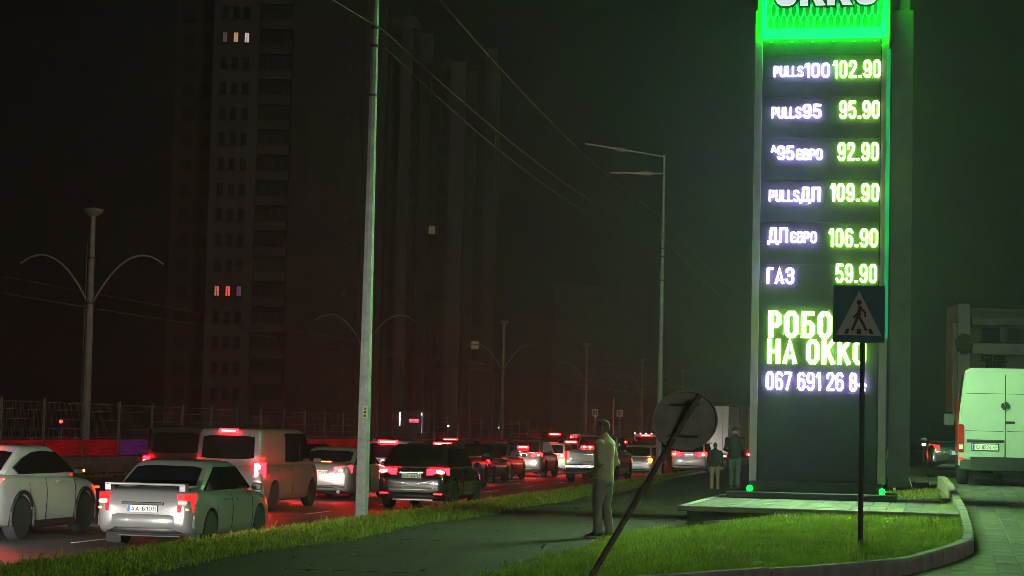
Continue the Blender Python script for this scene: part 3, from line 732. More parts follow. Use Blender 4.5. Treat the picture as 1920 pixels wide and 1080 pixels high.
def vehicle(kind, name, label, cat, s, n, paint, yaw=0, brake=True, third=None, head=22, detail=2, ptxt=None, tail=None, plate_z=None, extras=None, pos=None, group='traffic queuing on the road', spec=None, hcol=(1, .93, .85), core_m=None, lensm=None):
    sp = dict(SPECS[kind]);
    L, Wd, H = sp['L'], sp['W'], sp['H']; h = L / 2; bt = sp['belt']; rb_, rt, ft, fb = sp['cab']
    loc = pos if pos is not None else W(s, n, ZR + .002)
    t = thing(name, label, cat, loc, -PHI + R(yaw), group)
    me = body_mesh(kind, sp).copy(); me.materials.clear(); me.materials.append(paint); ob('body', me, t)
    me = cab_mesh(kind, sp).copy(); me.materials.clear(); me.materials.append(paint); ob('cabin', me, t)
    for sx in (-1, 1):
        for sy in (-1, 1): wheel(t, sx * (Wd / 2 - .115), sy * sp['wb'] / 2, sp['r'], .215, sx)
    # dark floor pan closing the wheel wells
    MB().box((0, 0, sp['cl'] + .10), (Wd * .62, L * .86, .16)).obj('underbody', black_m, t)
    # glass
    zb, zt = bt + .035, H - .10
    lo_r = max(zb, sp['deck'] + .03)
    ex = .08 if kind == 'van' else 0; wr = cabw(sp, lo_r) - .11 - ex; wr1 = cabw(sp, zt) - .10 - ex
    end_pane(sp, lo_r + ex, zt - ex, wr, wr1).obj('rear_window', glass_m, t, 40)
    wr = cabw(sp, zb) - .08
    end_pane(sp, zb, zt, wr, wr1, False).obj('windscreen', glass_m, t, 40)
    f = lambda z: (z - bt) / (H - .055 - bt)
    yr = lambda z: rb_ + (rt - rb_) * f(z); yf = lambda z: fb + (ft - fb) * f(z)
    inset = .16 if kind != 'sedan' else .20
    for sx in (-1, 1):
        if kind == 'van':
            segs = [(-.55, .60), (.68, None)] if extras and 'panel' in extras else [(yr(zb) + .2, -.75), (-.65, .55), (.65, None)]
        elif kind == 'pickup': segs = [(yr(zb) + .15, .28), (.36, None)]
        else:
            mid = (rb_ + fb) / 2 + .05; segs = [(None, mid - .012), (mid + .012, None)]
        if kind == 'coupe_suv':
            for poly in ([(-.25, 1.135), (.98, 1.135), (.62, 1.36), (.30, 1.50), (-.25, 1.53)], [(-.262, 1.135), (-.262, 1.53), (-.70, 1.505), (-1.10, 1.41), (-1.52, 1.25), (-1.36, 1.135)]):
                side_pane(sp, poly, sx, .016).obj('side_window', glass_m, t, 30)
            segs = []
        for a, b in segs:
            z1 = zt - .01
            a0, a1 = (yr(zb) + inset, yr(z1) + inset + .05) if a is None else (a, a)
            b0, b1 = (yf(zb) - .2, yf(z1) - .16) if b is None else (b, b)
            if b1 - a1 < .15: b1 = a1 + .15
            side_pane(sp, rpoly(a0, zb, b0, zb, b1, z1, a1, z1, .05), sx).obj('side_window', glass_m, t, 30)
    # bumpers
    zb0 = sp['cl'] + .12
    if detail >= 1:
        for sx in (-1, 1):
            MB().box((sx * (Wd / 2 + .07), fb - .35, bt + .06), (.17, .10, .13), 0, .03).obj('mirror', black_m if detail < 2 or (extras and 'blackmirror' in extras) else paint, t)
    bumper(sp, sp['cl'] + .15, .13, .86, black_m, t, 'rear_bumper', .02)
    plate(t, -h - .03 + (0.0 if kind != 'coupe_suv' else .0), plate_z if plate_z else sp['deck'] - .30, ptxt)
    # tail lamps
    tl = tail or dict(x0=.52, x1=Wd / 2 * .93, z0=sp['deck'] - .28, z1=sp['deck'] - .10, wrap=.16, skew=.03)
    cm = core_m or brake_core
    core = tl.get('core') or (tl['x0'] + .03, tl['x1'] - .04, tl['z0'] + .025, tl['z1'] - .025)
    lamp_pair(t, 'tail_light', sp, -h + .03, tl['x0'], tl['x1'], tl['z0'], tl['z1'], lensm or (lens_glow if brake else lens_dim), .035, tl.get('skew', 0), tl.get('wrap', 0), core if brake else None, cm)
    if third:
        w3, z3, y3 = third; b_ = MB().box((0, y3, z3), (w3 + .14, .05, .115), 0, .02).obj('brake_light', lens_glow, t)  # housing made oversize and glowing to imitate the glare round the bar
        MB().box((0, y3 - .03, z3), (w3, .012, .048)).obj('lamp', brake_core, b_)
    head_lights(t, sp, head, hcol)
    if detail >= 2:
        # panel gaps and door handles
        zt_ = bt - .02
        for sx in (-1, 1):
            for yy in (fb - .32, (rb_ + fb) / 2 + .05, max(rb_ + .35, -sp['wb'] / 2 + .28)):
                pts_ = [(sx * (Wd / 2 * lerp_tab([(0, .985), (.4, 1), (.6, 1.0), (.76, .985), (.9, .955), (1, .92)], q) + .002), yy + .04 * (q - .5), sp['cl'] + .08 + (zt_ - sp['cl'] - .08) * q) for q in (.05, .4, .6, .76, .9, .98)]
                MB().tube(pts_, .006, 4).obj('door_gap', black_m, t)
            for yy in ((rb_ + fb) / 2 - .14, fb - .95 + .0):
                if kind != 'pickup' and not (kind == 'van' and yy < 0): pass
                MB().box((sx * (Wd / 2 * .985 + .012), yy - .12, bt - .13), (.03, .19, .03), 0, .008).obj('door_handle', paint, t)
    return t, sp
def paintm(name, col, rough=.35, metal=.2, coat=.6): return mat('paint_' + name, col, rough, metal, coat=coat, var=.06, vscale=1.5)
white_p = paintm('white', (.36, .37, .36), .3, 0); silver_p = paintm('silver', (.20, .205, .205), .32, .3); grey_p = paintm('grey', (.22, .22, .225), .35, .45); black_p = paintm('black', (.012, .012, .014), .2, .1, 1.0)
dkblue_p = paintm('dark_blue', (.03, .035, .055), .28, .3); lsilver_p = paintm('light_silver', (.30, .28, .26), .3, .5); navy_p = paintm('navy', (.016, .018, .03), .22, .3); brown_p = paintm('graphite', (.06, .055, .05), .3, .4); vangrey_p = paintm('van_grey', (.20, .165, .18), .42, .2)

# white crossover, far left
t, sp = vehicle('coupe_suv', 'crossover', 'white crossover with dark windows at the left edge of the picture', 'car', 34.5, -16.25, white_p, third=(.5, 1.60, -1.12), head=25, extras=['blackmirror'], tail=dict(x0=.35, x1=.86, z0=.86, z1=1.02, wrap=.22, skew=.05))
for sx in (-1, 1):
    for sy in (-1, 1):
        a = MB(); rr_ = sp['r'] * 1.14
        pts_ = [(sx * (sp['W'] / 2 - .005), sy * sp['wb'] / 2 + math.cos(q) * (rr_ + .025), sp['r'] + math.sin(q) * (rr_ + .025)) for q in np.linspace(-.25, math.pi + .25, 15)]
        a.tube(pts_, .035, 6).obj('arch_trim', black_m, t)
    MB().box((sx * (sp['W'] / 2 - .03), 0, .26), (.10, 1.75, .13), 0, .03).obj('sill_trim', black_m, t)
    MB().box((sx * (sp['W'] / 2 + .155), 1.2 - .35, 1.17), (.03, .03, .035)).obj('turn_repeater', amber_core if sx > 0 else lens_clear, t)
    MB().box((sx * (sp['W'] / 2 * .93), 2.0, .84), (.05, .16, .05), 0, .01).obj('side_reflector', mat('amber_reflector_glow', (.5, .12, .01), .3, emit=(1, .18, .03), es=.4), t)  # side reflector is no lamp; its glow is put in as emission
# silver saloon with boot spoiler
t, sp = vehicle('sedan', 'saloon_car', 'silver saloon with a boot spoiler driving along the grass verge', 'car', 34.35, -12.72, silver_p, third=None, head=26, plate_z=.66, brake=True, lensm=lens_dim,
    tail=dict(x0=.60, x1=.83, z0=.60, z1=.92, wrap=.14, core=(.66, .80, .64, .68)), core_m=mat('dim_tail_lamp', (.4, .05, .03), .3, emit=(1, .10, .02), es=3.0), ptxt='AA 6108')
sb = MB(); sb.box((0, -2.09, 1.06), (1.40, .17, .04), 0, .012)
for sx in (-1, 1): sb.box((sx * .65, -2.08, 1.0), (.10, .15, .11), 0, .01)
sb.obj('spoiler', silver_p, t)
MB().box((0, -2.245, .745), (.72, .04, .045), 0, .008).obj('boot_trim', black_m, t)
bumper(sp, .46, .22, .97, silver_p, t, 'bumper_cover', .05, .22)
for sx in (-1, 1):
    MB().box((sx * .70, -1.72, .19), (.26, .02, .24)).obj('mud_flap', rubber, t)
    MB().box((sx * .69, -2.205, .77), (.15, .09, .08), 0, .02).obj('reversing_lens', lens_clear, t)
# grey panel van
t, sp = vehicle('van', 'panel_van', 'grey panel van with lit brake lamps behind the silver saloon', 'van', 49.5, -16.55, vangrey_p, third=(.34, 1.90, -2.33), head=24, extras=['panel'], plate_z=.62,
    tail=dict(x0=.70, x1=.92, z0=.80, z1=1.16, wrap=.10, core=(.72, .87, .99, 1.13)))
bumper(sp, .48, .26, .97, vangrey_p, t, 'bumper_cover', .05, .16)
MB().box((0, -2.47, .86), (.5, .04, .05), 0, .01).obj('handle_strip', black_m, t)
# dark van beyond it
vehicle('van', 'panel_van', 'dark van left of the grey panel van, only its left lamp showing', 'van', 55.6, -20.2, paintm('dark_red_grey', (.05, .042, .042)), head=14, detail=1, tail=dict(x0=.74, x1=.93, z0=.80, z1=1.14, wrap=.08, core=(.80, .90, .86, 1.06)))
# saloon half hidden by the pole
t, sp = vehicle('bigsedan', 'saloon_car', 'pale saloon with an amber-lit plate half hidden behind the green-lit pole', 'car', 57.6, -16.7, lsilver_p, third=None, head=24, plate_z=.78, hcol=(1, .85, .7),
    tail=dict(x0=.45, x1=.88, z0=.74, z1=.93, wrap=.22, skew=.06, core=(.56, .68, .79, .89)), ptxt='KA 2290')
b_ = MB().box((0, -1.70, 1.06), (.34, .05, .05)).obj('brake_light', lens_dim, t)
MB().box((0, -1.735, 1.06), (.28, .01, .03)).obj('lamp', mat('orange_led', (.5, .1, .02), .4, emit=(1, .2, .03), es=4), b_)
for sx in (-1, 1): MB().tube([(sx * .58, -2.45, .25), (sx * .58, -2.2, .25)], .05, 10).obj('exhaust', chrome, t)
MB().box((0, -2.44, .40), (1.45, .05, .05), 0, .01).obj('bumper_trim', black_m, t)
# silver-blue crossover right of the pole
t, sp = vehicle('suv', 'crossover', 'bluish grey crossover with a bright high brake bar just right of the pole', 'car', 65.2, -16.95, paintm('blue_grey', (.20, .21, .26)), third=(.50, 1.60, -1.72), head=20, plate_z=.84,
    tail=dict(x0=.42, x1=.88, z0=.86, z1=1.0, wrap=.2, skew=.02, core=(.56, .82, .88, .98)))
bd = MB(); bd.lathe([(.075, -.012), (.075, .012)], 16, 'y', (0, -2.335, .99)); bd.obj('badge', chrome, t)
# black crossover on the verge side
t, sp = vehicle('suv', 'crossover', 'black crossover with a pale plate driving beside the verge right of the pole', 'car', 52.8, -12.85, black_p, third=None, head=26, plate_z=.86, ptxt='KA 4417',
    tail=dict(x0=.40, x1=.90, z0=.88, z1=1.04, wrap=.25, skew=.03, core=(.48, .86, .91, 1.02)))
bumper(sp, .52, .13, .93, mat('satin_silver', (.35, .35, .37), .3, .6), t, 'bumper_trim', .05, .2)
MB().box((.05, -2.30, .27), (1.05, .12, .06), 0, .02).obj('skid_plate', mat('satin_silver', (.35, .35, .37), .3, .6), t)
MB().box((0, -2.325, .95), (.62, .03, .03), 0, .006).obj('chrome_strip', chrome, t)
for sx in (-1, 1):
    MB().box((sx * .70, -2.31, .42), (.22, .06, .05), 0, .01).obj('reflector', lens_dim, t)  # passive reflector, its red glow put in by the emissive lens material
    MB().box((sx * .45, -.1, 1.665), (.04, 1.7, .03), 0, .01).obj('roof_rail', black_m, t)
# rows ahead
vehicle('suv', 'crossover', 'dark car with a wide high brake bar between the black crossover and a dark saloon', 'car', 71.9, -16.75, dkblue_p, third=(.52, 1.52, -1.78), head=18, detail=1)
vehicle('suv', 'crossover', 'dark crossover in the far lane, high brake bar against the red fence screen', 'car', 88.2, -20.3, brown_p, third=(.50, 1.56, -1.76), head=12, detail=1)
vehicle('sedan', 'saloon_car', 'dark saloon with a single round red lamp left of the dark crossover', 'car', 79.0, -17.35, navy_p, head=18, detail=1, tail=dict(x0=.52, x1=.82, z0=.68, z1=.90, wrap=.15, core=(.60, .72, .72, .82)))
vehicle('sedan', 'saloon_car', 'dark saloon tight ahead of the saloon with the round red lamp', 'car', 84.4, -17.75, brown_p, head=26, detail=1, brake=False)
vehicle('suv', 'crossover', 'dark crossover with a white plate and glowing lamps left of the pickup', 'car', 91.0, -17.6, paintm('bronze', (.10, .085, .07)), third=(.36, 1.30, -2.05), head=22, detail=1, plate_z=.98, tail=dict(x0=.44, x1=.88, z0=.88, z1=1.06, wrap=.2, core=(.62, .80, .92, 1.02)), ptxt='KA 5031')
t, sp = vehicle('hatch', 'hatchback', 'white hatchback with a yellow reflector behind the dark crossover', 'car', 98.0, -17.75, white_p, head=16, detail=1, tail=dict(x0=.55, x1=.80, z0=.82, z1=.94, wrap=.06, core=(.60, .76, .85, .91)))
MB().box((.76, -2.0, .60), (.08, .05, .30), 0, .01).obj('reflector_strip', mat('yellow_reflector_glow', (.6, .5, .02), .4, emit=(1, .75, .02), es=.9), t)  # strip only reflects; its brightness is put in as emission
vehicle('van', 'minivan', 'tall dark vehicle with a high brake bar above the white hatchback', 'van', 117.2, -20.9, brown_p, third=(.50, 1.84, -2.34), head=0, detail=1)
for kd, nm, lab, s_, n_, pm_, th in (('sedan', 'saloon_car', 'dark saloon in the far lane, one red lamp showing just left of the pale saloon', 66.4, -20.4, navy_p, None), ('suv', 'crossover', 'dark car in the far lane behind the post-side crossover', 77.5, -20.5, brown_p, (.5, 1.5, -1.78)),
        ('sedan', 'saloon_car', 'far-lane saloon with red lamps beyond the white hatchback', 99.5, -20.8, grey_p, None), ('suv', 'crossover', 'far-lane crossover with a red bar just left of the pickup cab', 106.5, -20.8, dkblue_p, (.5, 1.5, -1.78)),
        ('suv', 'crossover', 'dark crossover two cars ahead of the white hatchback', 104.2, -17.8, brown_p, (.5, 1.5, -1.78)), ('hatch', 'hatchback', 'dark hatchback with red lamps behind the standing man', 110.3, -17.7, navy_p, (.4, 1.36, -1.75))):
    vehicle(kd, nm, lab, 'car', s_, n_, pm_, third=th, head=0, detail=1)
# pickup
t, sp = vehicle('pickup', 'pickup_truck', 'silver pickup truck seen from behind, partly hidden by the standing man', 'pickup', 84.6, -13.45, silver_p, third=None, head=26, detail=1, plate_z=.72,
    tail=dict(x0=.82, x1=.98, z0=.88, z1=1.26, wrap=.03, core=(.84, .95, .9, 1.2)), brake=False)
bd_ = MB(); bd_.box((0, -2.0, 1.31), (1.6, 1.7, .03)); bd_.obj('bed_liner', black_m, t)
MB().box((0, -2.93, .66), (1.9, .16, .17), 0, .03).obj('step_bumper', chrome, t)
MB().box((0, -2.91, 1.02), (1.45, .03, .34), 0, .02).obj('tailgate', silver_p, t)
MB().box((0, -2.935, 1.14), (.36, .02, .07), 0, .01).obj('tailgate_handle', chrome, t)
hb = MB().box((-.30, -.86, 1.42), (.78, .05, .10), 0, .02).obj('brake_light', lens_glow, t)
for k in (-1, 0, 1): MB().lathe([(.055, -.01), (.04, .01)], 10, 'y', (-.30 + k * .24, -.90, 1.42)).obj('lamp', brake_core, hb)
MB().box((-.55, -2.95, .40), (.9, .06, .06), 0, .01).obj('tow_bar', steel_dark, t)
for sx in (-1, 1): MB().box((sx * .86, -2.3, .36), (.34, .03, .40)).obj('mud_flap', rubber, t)
# beyond the man
t, sp = vehicle('suv', 'crossover', 'car with twin bright red lamps right of the standing man', 'car', 119.4, -17.6, paintm('red_dark', (.16, .03, .03)), third=(.75, 1.48, -1.8), head=0, detail=1, tail=dict(x0=.38, x1=.90, z0=.78, z1=1.12, wrap=.12, core=(.46, .84, .84, 1.06)))
t, sp = vehicle('hatch', 'hatchback', 'grey hatchback with an orange turn signal left of the leaning round sign', 'car', 96.2, -13.35, grey_p, head=18, detail=1, brake=False)
c_ = MB(); c_.lathe([(.10, -.01), (.085, .01)], 14, 'y', (.70, -2.07, .80)); c_.obj('turn_signal', amber_core, t)
t, sp = vehicle('van', 'minibus', 'pale minibus with a row of small roof lamps far down the queue', 'van', 131.0, -17.6, white_p, third=(.5, 1.86, -2.34), head=0, detail=1)
for k in range(5): MB().box((-.7 + k * .35, -2.25, 2.0), (.09, .04, .04)).obj('marker_lamp', mat('marker_lamp', (.8, .8, .8), .4, emit=(1, .75, .7), es=3), t)
t, sp = vehicle('suv', 'crossover', 'white crossover with a lit plate under the leaning round sign', 'car', 107.5, -12.15, white_p, head=14, detail=1, plate_z=.92, brake=True,
    tail=dict(x0=.48, x1=.90, z0=.90, z1=1.12, wrap=.2, core=(.56, .84, .94, 1.06)), core_m=mat('orange_tail', (.5, .1, .02), .4, emit=(1, .16, .03), es=12))
MB().box((0, -2.32, .36), (1.6, .10, .16), 0, .03).obj('bumper_trim', black_m, t)
MB().box((0, -2.33, 1.0), (.40, .02, .025)).obj('plate_lamp', mat('plate_lamp', (.7, .7, .9), .4, emit=(.6, .65, 1), es=5), t)
# lorries
def lorry(label, s, n, Hh, m, lights, white=True):
    t = thing('box_truck', label, 'truck', W(s, n, ZR + .002), -PHI, 'traffic queuing on the road')
    MB().box((0, 3.2, (Hh + 1.0) / 2), (2.5, 6.2, Hh - 1.0), 0, .03).obj('cargo_box', m, t)
    dr = MB()
    for sx in (-1, 1): MB().box((sx * .60, .07, (Hh + 1.0) / 2), (1.14, .05, Hh - 1.25), 0, .015).obj('rear_door', m, t)
    for sx in (-1, 1):
        for k in (.25, .95): MB().tube([(sx * k, .02, 1.12), (sx * k, .02, Hh - .12)], .018, 6).obj('lock_rod', galv, t)
    for sx in (-1, 1): MB().box((sx * .25, .0, 1.55), (.22, .05, .06), 0, .01).obj('latch', chrome, t)
    MB().box((0, 3.6, .82), (.9, 7.6, .22)).obj('chassis', black_m, t)
    MB().box((0, 7.5, 1.7), (2.3, 1.9, 2.2), 0, .12).obj('driver_cab', m, t)
    MB().box((0, .1, .55), (2.3, .1, .14), 0, .02).obj('underrun_bar', steel_dark, t)
    for sx in (-1, 1):
        for yy in (1.6, 7.2): wheel(t, sx * 1.02, yy, .45, .30, sx)
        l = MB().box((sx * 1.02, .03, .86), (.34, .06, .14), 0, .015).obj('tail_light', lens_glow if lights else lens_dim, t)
        if lights: MB().lathe([(.07, -.008), (.05, .01)], 10, 'y', (sx * 1.02, -.015, .86)).obj('lamp', brake_core, l)
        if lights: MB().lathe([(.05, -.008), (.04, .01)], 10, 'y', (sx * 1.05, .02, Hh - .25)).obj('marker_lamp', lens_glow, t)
    plate(t, .03, .72)
    return t
lorry('white box truck standing behind the round sign and white crossover', 113.4, -12.2, 3.6, paintm('truck_white', (.62, .58, .55), .5, 0), False)
lorry('dark lorry with round red lamps at the left edge of the price sign', 124.5, -11.75, 3.9, paintm('truck_dark', (.045, .045, .045), .6, 0), True)
# cars following out of view on the left, whose headlamps light the last cars in view
vehicle('sedan', 'saloon_car', 'saloon following behind the silver saloon with its headlamps on', 'car', 21.0, -12.8, grey_p, head=260, detail=0, brake=False)
vehicle('sedan', 'saloon_car', 'saloon following behind the white crossover with its headlamps on', 'car', 25.2, -16.3, black_p, head=90, detail=0, brake=False)

# ------------------------------------------------------------------ white delivery van on the forecourt
dv = thing('delivery_van', 'large white delivery van parked on the forecourt right of the sign', 'van', (11.0, 45.6, .63), -PHI)
vw = paintm('van_white', (.38, .44, .40), .22, 0, 1.0); vr = paintm('van_red', (.22, .03, .025), .35, 0)
Hv, Wv = 2.62, 2.04
rings = []
for y, ins, zt in ((0, .05, Hv - .06), (.06, .0, Hv), (4.3, 0, Hv), (4.9, .04, Hv - .12), (5.5, .10, 1.75), (6.1, .14, 1.25), (6.3, .22, .95)):
    w0, w1 = Wv / 2 - ins, Wv / 2 - ins - .12
    half = [(w0 * .9, .38), (w0, .45), (w0, 1.1), (w0 - .01, 1.5), (w1 + .02 + (.1 - .1), max(zt - .35, .9)), (w1 - .02, zt - .08), (w1 - .14, zt)]
    rings.append([(x, y, z) for x, z in half] + [(-x, y, z) for x, z in half[::-1]])
MB().loft(rings).obj('body', vw, dv, 30)
MB().box((-Wv / 2 - .001, 2.6, 1.35), (.012, 5.0, 1.3), 0, .004).obj('side_panel', vr, dv)
for sx in (-1, 1):
    poly = rpoly(sx * .012, .62, sx * (Wv / 2 - .10), .62, sx * (Wv / 2 - .19), Hv - .12, sx * .012, Hv - .12, .06)
    d = MB().prism(poly, lambda p: (p[0], -.0, p[1]), lambda p: (p[0], -.035, p[1])).obj('rear_door', vw, dv)
    for zz in (2.05, 1.22): MB().box((sx * (.45), -.037, zz), (.82, .006, .012)).obj('seam', black_m, d)
    for zz in (.9, 1.85): MB().box((sx * (Wv / 2 - .11), -.03, zz), (.07, .05, .09), 0, .01).obj('hinge', vw, d)
    l = MB().box((sx * (Wv / 2 - .065), -.02, 1.05), (.12, .10, .62), 0, .02).obj('tail_light', lens_red, dv)
    MB().box((sx * (Wv / 2 - .065), -.075, .86), (.09, .006, .10)).obj('reversing_lens', lens_clear, l)
    MB().box((sx * (Wv / 2 - .065), -.075, .60), (.10, .02, .05)).obj('reflector', lens_dim, dv)  # reflector with its faint red glow put in as emission
    wheel(dv, sx * (Wv / 2 - .13), 1.35, .35, .24, sx); wheel(dv, sx * (Wv / 2 - .13), 5.0, .35, .24, sx)
    MB().box((sx * (Wv / 2 + .16), 4.75, 1.5), (.24, .12, .36), 0, .05).obj('mirror', black_m, dv)
MB().box((0, -.02, 1.55), (.016, .032, 1.84)).obj('door_split', black_m, dv)
MB().box((0, -.06, .46), (1.96, .22, .24), 0, .04).obj('rear_bumper', mat('van_bumper', (.025, .03, .028), .6), dv)
MB().box((-.43, -.05, 1.0), (.80, .05, .06), 0, .01).obj('plate_grip', black_m, dv)
p_ = plate(dv, -.055, .86, 'KA 8524 ME', .56, .13, -.43)
MB().box((-.43, -.05, .86), (.60, .012, .165), 0, .004).obj('plate_holder', black_m, dv)
MB().box((.10, -.055, 1.42), (.22, .04, .05), 0, .012).obj('door_handle', black_m, dv)
em = MB(); em.lathe([(.095, -.07), (.095, -.045)], 24, 'y', (0, 0, 1.78)); eo = em.obj('emblem', mat('emblem_dark', (.06, .10, .07), .25, .6), dv)
rg = MB(); rg.tube([(.088 * math.cos(a), -.074, 1.78 + .088 * math.sin(a)) for a in np.linspace(0, 2 * math.pi, 25)], .008, 6)
for pl_ in ([(-.035, .065), (0, .012), (.035, .065)], [(-.065, .03), (-.035, -.055), (0, -.005), (.035, -.055), (.065, .03)]):
    rg.tube([(x, -.074, 1.78 + z) for x, z in pl_], .008, 6)
rg.obj('emblem_ring', chrome, eo)
MB().box((0, 2.6, .5), (1.5, 5.6, .3)).obj('underbody', black_m, dv)
for x in (-.35, .75): MB().box((x, 1.0, .2), (.62, .05, .14)).obj('mud_flap', mat('grey_flap', (.25, .25, .25), .8), dv)
vehicle('hatch', 'parked_car', 'dark parked car with a pale mirror left of the delivery van', 'car', 0, 0, navy_p, head=0, detail=2, brake=False, pos=W(57.5, .75, .632), group='cars on the forecourt')

# ------------------------------------------------------------------ people
def ell(c, a, b, yaw=0.0, n=14, tilt=None):
    c = Vector(c); out = []
    for k in range(n):
        t = 2 * math.pi * k / n; x, y = a * math.cos(t), b * math.sin(t)
        out.append(c + Vector((x * math.cos(yaw) - y * math.sin(yaw), x * math.sin(yaw) + y * math.cos(yaw), 0)))
    return out
def limb(mb, pts, rs, n=12):
    mb.tube(pts, rs, n)
    for p, r in ((pts[0], rs[0]), (pts[-1], rs[-1])):
        mb.lathe([(.01, -r * .98), (r * .7, -r * .7), (r, 0), (r * .7, r * .7), (.01, r * .98)], n, 'z', tuple(p))
def remesh(mb, vox, m, sm_it=6, sub=0):
    me = mb.mesh('tmp'); me = evaluated(me, [('REMESH', dict(mode='VOXEL', voxel_size=vox)), ('SMOOTH', dict(factor=.5, iterations=sm_it))])
    me.materials.append(m); me.polygons.foreach_set('use_smooth', [True] * len(me.polygons)); return me
def person(label, loc, rz, Hh, top_m, leg_m, skin_m, shoe_m, pose, hair_m=None, cap=False, head_turn=0.0, sole_m=None, bulk=1.0):
    """facing local +y; joints in metres for a 1.78 m figure, scaled to Hh"""
    k = Hh / 1.78; t = thing('person', label, 'person', loc, rz)
    S = lambda p: Vector(p) * k
    hipz, shz = .93, 1.46
    legs = {}
    for sx in (-1, 1):
        fy = pose['foot'][0 if sx < 0 else 1]; fx = pose.get('stance', .11)
        legs[sx] = [S((sx * .095, 0, hipz)), S((sx * (fx * .5 + .05), fy * .45 + .02, .50)), S((sx * fx, fy - .02, .09))]
    arms = {sx: [S(p) for p in pose['arm'][0 if sx < 0 else 1]] for sx in (-1, 1)}
    torso = [(.92, .165, .115, 0), (1.02, .160, .108, 0), (1.15, .150, .102, .0), (1.30, .175, .112, .0), (1.42, .185, .105, -.01), (1.48, .13, .08, -.015), (1.53, .06, .06, -.01)]
    def tors(mb, g, z0=.0, z1=9):
        mb.loft([ell(S((0, y, z)), (a + g) * k * bulk, (b + g) * k * bulk) for z, a, b, y in torso if z0 <= z <= z1])
    def head(mb, g=0):
        c = S((0, .03, 1.66)); M = Matrix.Rotation(head_turn, 3, 'Z')
        prof = [(-.125, .045, .05, .035), (-.10, .058, .066, .025), (-.05, .070, .085, .01), (0, .075, .096, 0), (.05, .074, .097, -.005), (.09, .060, .080, -.01), (.115, .035, .045, -.012), (.125, .01, .012, -.012)]
        mb.loft([[c + M @ (Vector(((a + g) * math.cos(q), y + (b + g) * math.sin(q), z)) * k) for q in np.linspace(0, 2 * math.pi, 17)[:-1]] for z, a, b, y in prof])
        if g == 0:
            for sx in (-1, 1): mb.box(c + M @ (Vector((sx * .078, -.005, -.01)) * k), (.018 * k, .04 * k, .065 * k), rz=head_turn)
            mb.loft([[c + M @ (Vector(p) * k) for p in ring] for ring in ([(-.012, .088, .03), (.012, .088, .03), (.01, .08, .03), (-.01, .08, .03)], [(-.018, .118, -.025), (.018, .118, -.025), (.015, .07, -.03), (-.015, .07, -.03)])])
            mb.box(c + M @ (Vector((0, .083, -.068)) * k), (.045 * k, .03 * k, .016 * k), rz=head_turn)
    # skin: one continuous body
    b = MB(); tors(b, -.012); head(b); limb(b, [S((0, -.012, 1.46)), S((0, .012, 1.58))], [.058 * k, .055 * k])
    for sx in (-1, 1):
        limb(b, arms[sx][:3], [.047 * k, .038 * k, .028 * k]); limb(b, legs[sx], [.078 * k, .05 * k, .038 * k])
        w_ = arms[sx][2]; d_ = (arms[sx][3] - w_).normalized(); sd = d_.cross(Vector((0, 0, 1))).normalized() if abs(d_.z) < .95 else Vector((0, 1, 0))
        limb(b, [w_, w_ + d_ * .085 * k], [.026 * k, .036 * k])
        for q in range(4): a_ = w_ + d_ * .085 * k + sd * (q - 1.5) * .019 * k; limb(b, [a_, a_ + d_ * (.075, .085, .08, .062)[q] * k + Vector((0, 0, -.01))], [.010 * k, .008 * k], 6)
        limb(b, [w_ + d_ * .03 * k, w_ + d_ * .075 * k + sd * .05 * k], [.012 * k, .009 * k], 6)
        limb(b, [legs[sx][2], legs[sx][2] + S((0, .12, -.05))], [.04 * k, .035 * k])
    ob('body', remesh(b, .013 * k, skin_m, 3), t)
    # jacket
    j = MB(); tors(j, .022, 1.0 - .05, 1.53)
    j.loft([ell(S((0, 0, z)), (a) * k * bulk, (bb) * k * bulk) for z, a, bb in ((.84, .182, .128), (.90, .185, .132), (1.0, .180, .128))])
    for sx in (-1, 1): limb(j, arms[sx][:3], [.082 * k * bulk, .062 * k * bulk, .047 * k])
    limb(j, [S((0, -.015, 1.45)), S((0, -.005, 1.545))], [.078 * k, .068 * k])
    ob('jacket', remesh(j, .014 * k, top_m, 5), t)
    # trousers
    tr = MB()
    tr.loft([ell(S((0, 0, z)), a * k * bulk, bb * k * bulk) for z, a, bb in ((.80, .165, .115), (.90, .172, .122), (.98, .165, .115))])
    for sx in (-1, 1):
        lg = legs[sx]; limb(tr, [lg[0] + S((0, 0, -.06)), lg[0].lerp(lg[1], .6), lg[1], lg[1].lerp(lg[2], .6), lg[2] + S((0, 0, .0))], [.105 * k * bulk, .092 * k * bulk, .078 * k, .072 * k, .068 * k])
    ob('trousers', remesh(tr, .014 * k, leg_m, 4), t)
    for sx in (-1, 1):
        a_ = legs[sx][2]; yaw_ = -sx * .15; sh = MB(); rings = []
        for y, w, h_ in ((-.075, .030, .06), (-.05, .042, .10), (.0, .045, .105), (.06, .046, .085), (.12, .050, .06), (.17, .042, .05), (.195, .02, .035)):
            cs = [(-w, 0.028), (-w * .95, h_ * .6), (-w * .5, h_), (w * .5, h_), (w * .95, h_ * .6), (w, .028)]
            rings.append([Vector((a_.x + (x * math.cos(yaw_) - y * math.sin(yaw_)) * k, a_.y + (x * math.sin(yaw_) + y * math.cos(yaw_)) * k, z * k)) for x, z in cs])
        so_ = sh.loft(rings).obj('shoe', shoe_m, t, 50)
        rings = []
        for y, w in ((-.085, .032), (-.05, .046), (.0, .048), (.06, .049), (.12, .054), (.17, .046), (.205, .022)):
            cs = [(-w, 0), (-w, .03), (w, .03), (w, 0)]
            rings.append([Vector((a_.x + (x * math.cos(yaw_) - y * math.sin(yaw_)) * k, a_.y + (x * math.sin(yaw_) + y * math.cos(yaw_)) * k, z * k)) for x, z in cs])
        MB().loft(rings).obj('sole', sole_m or shoe_m, so_)
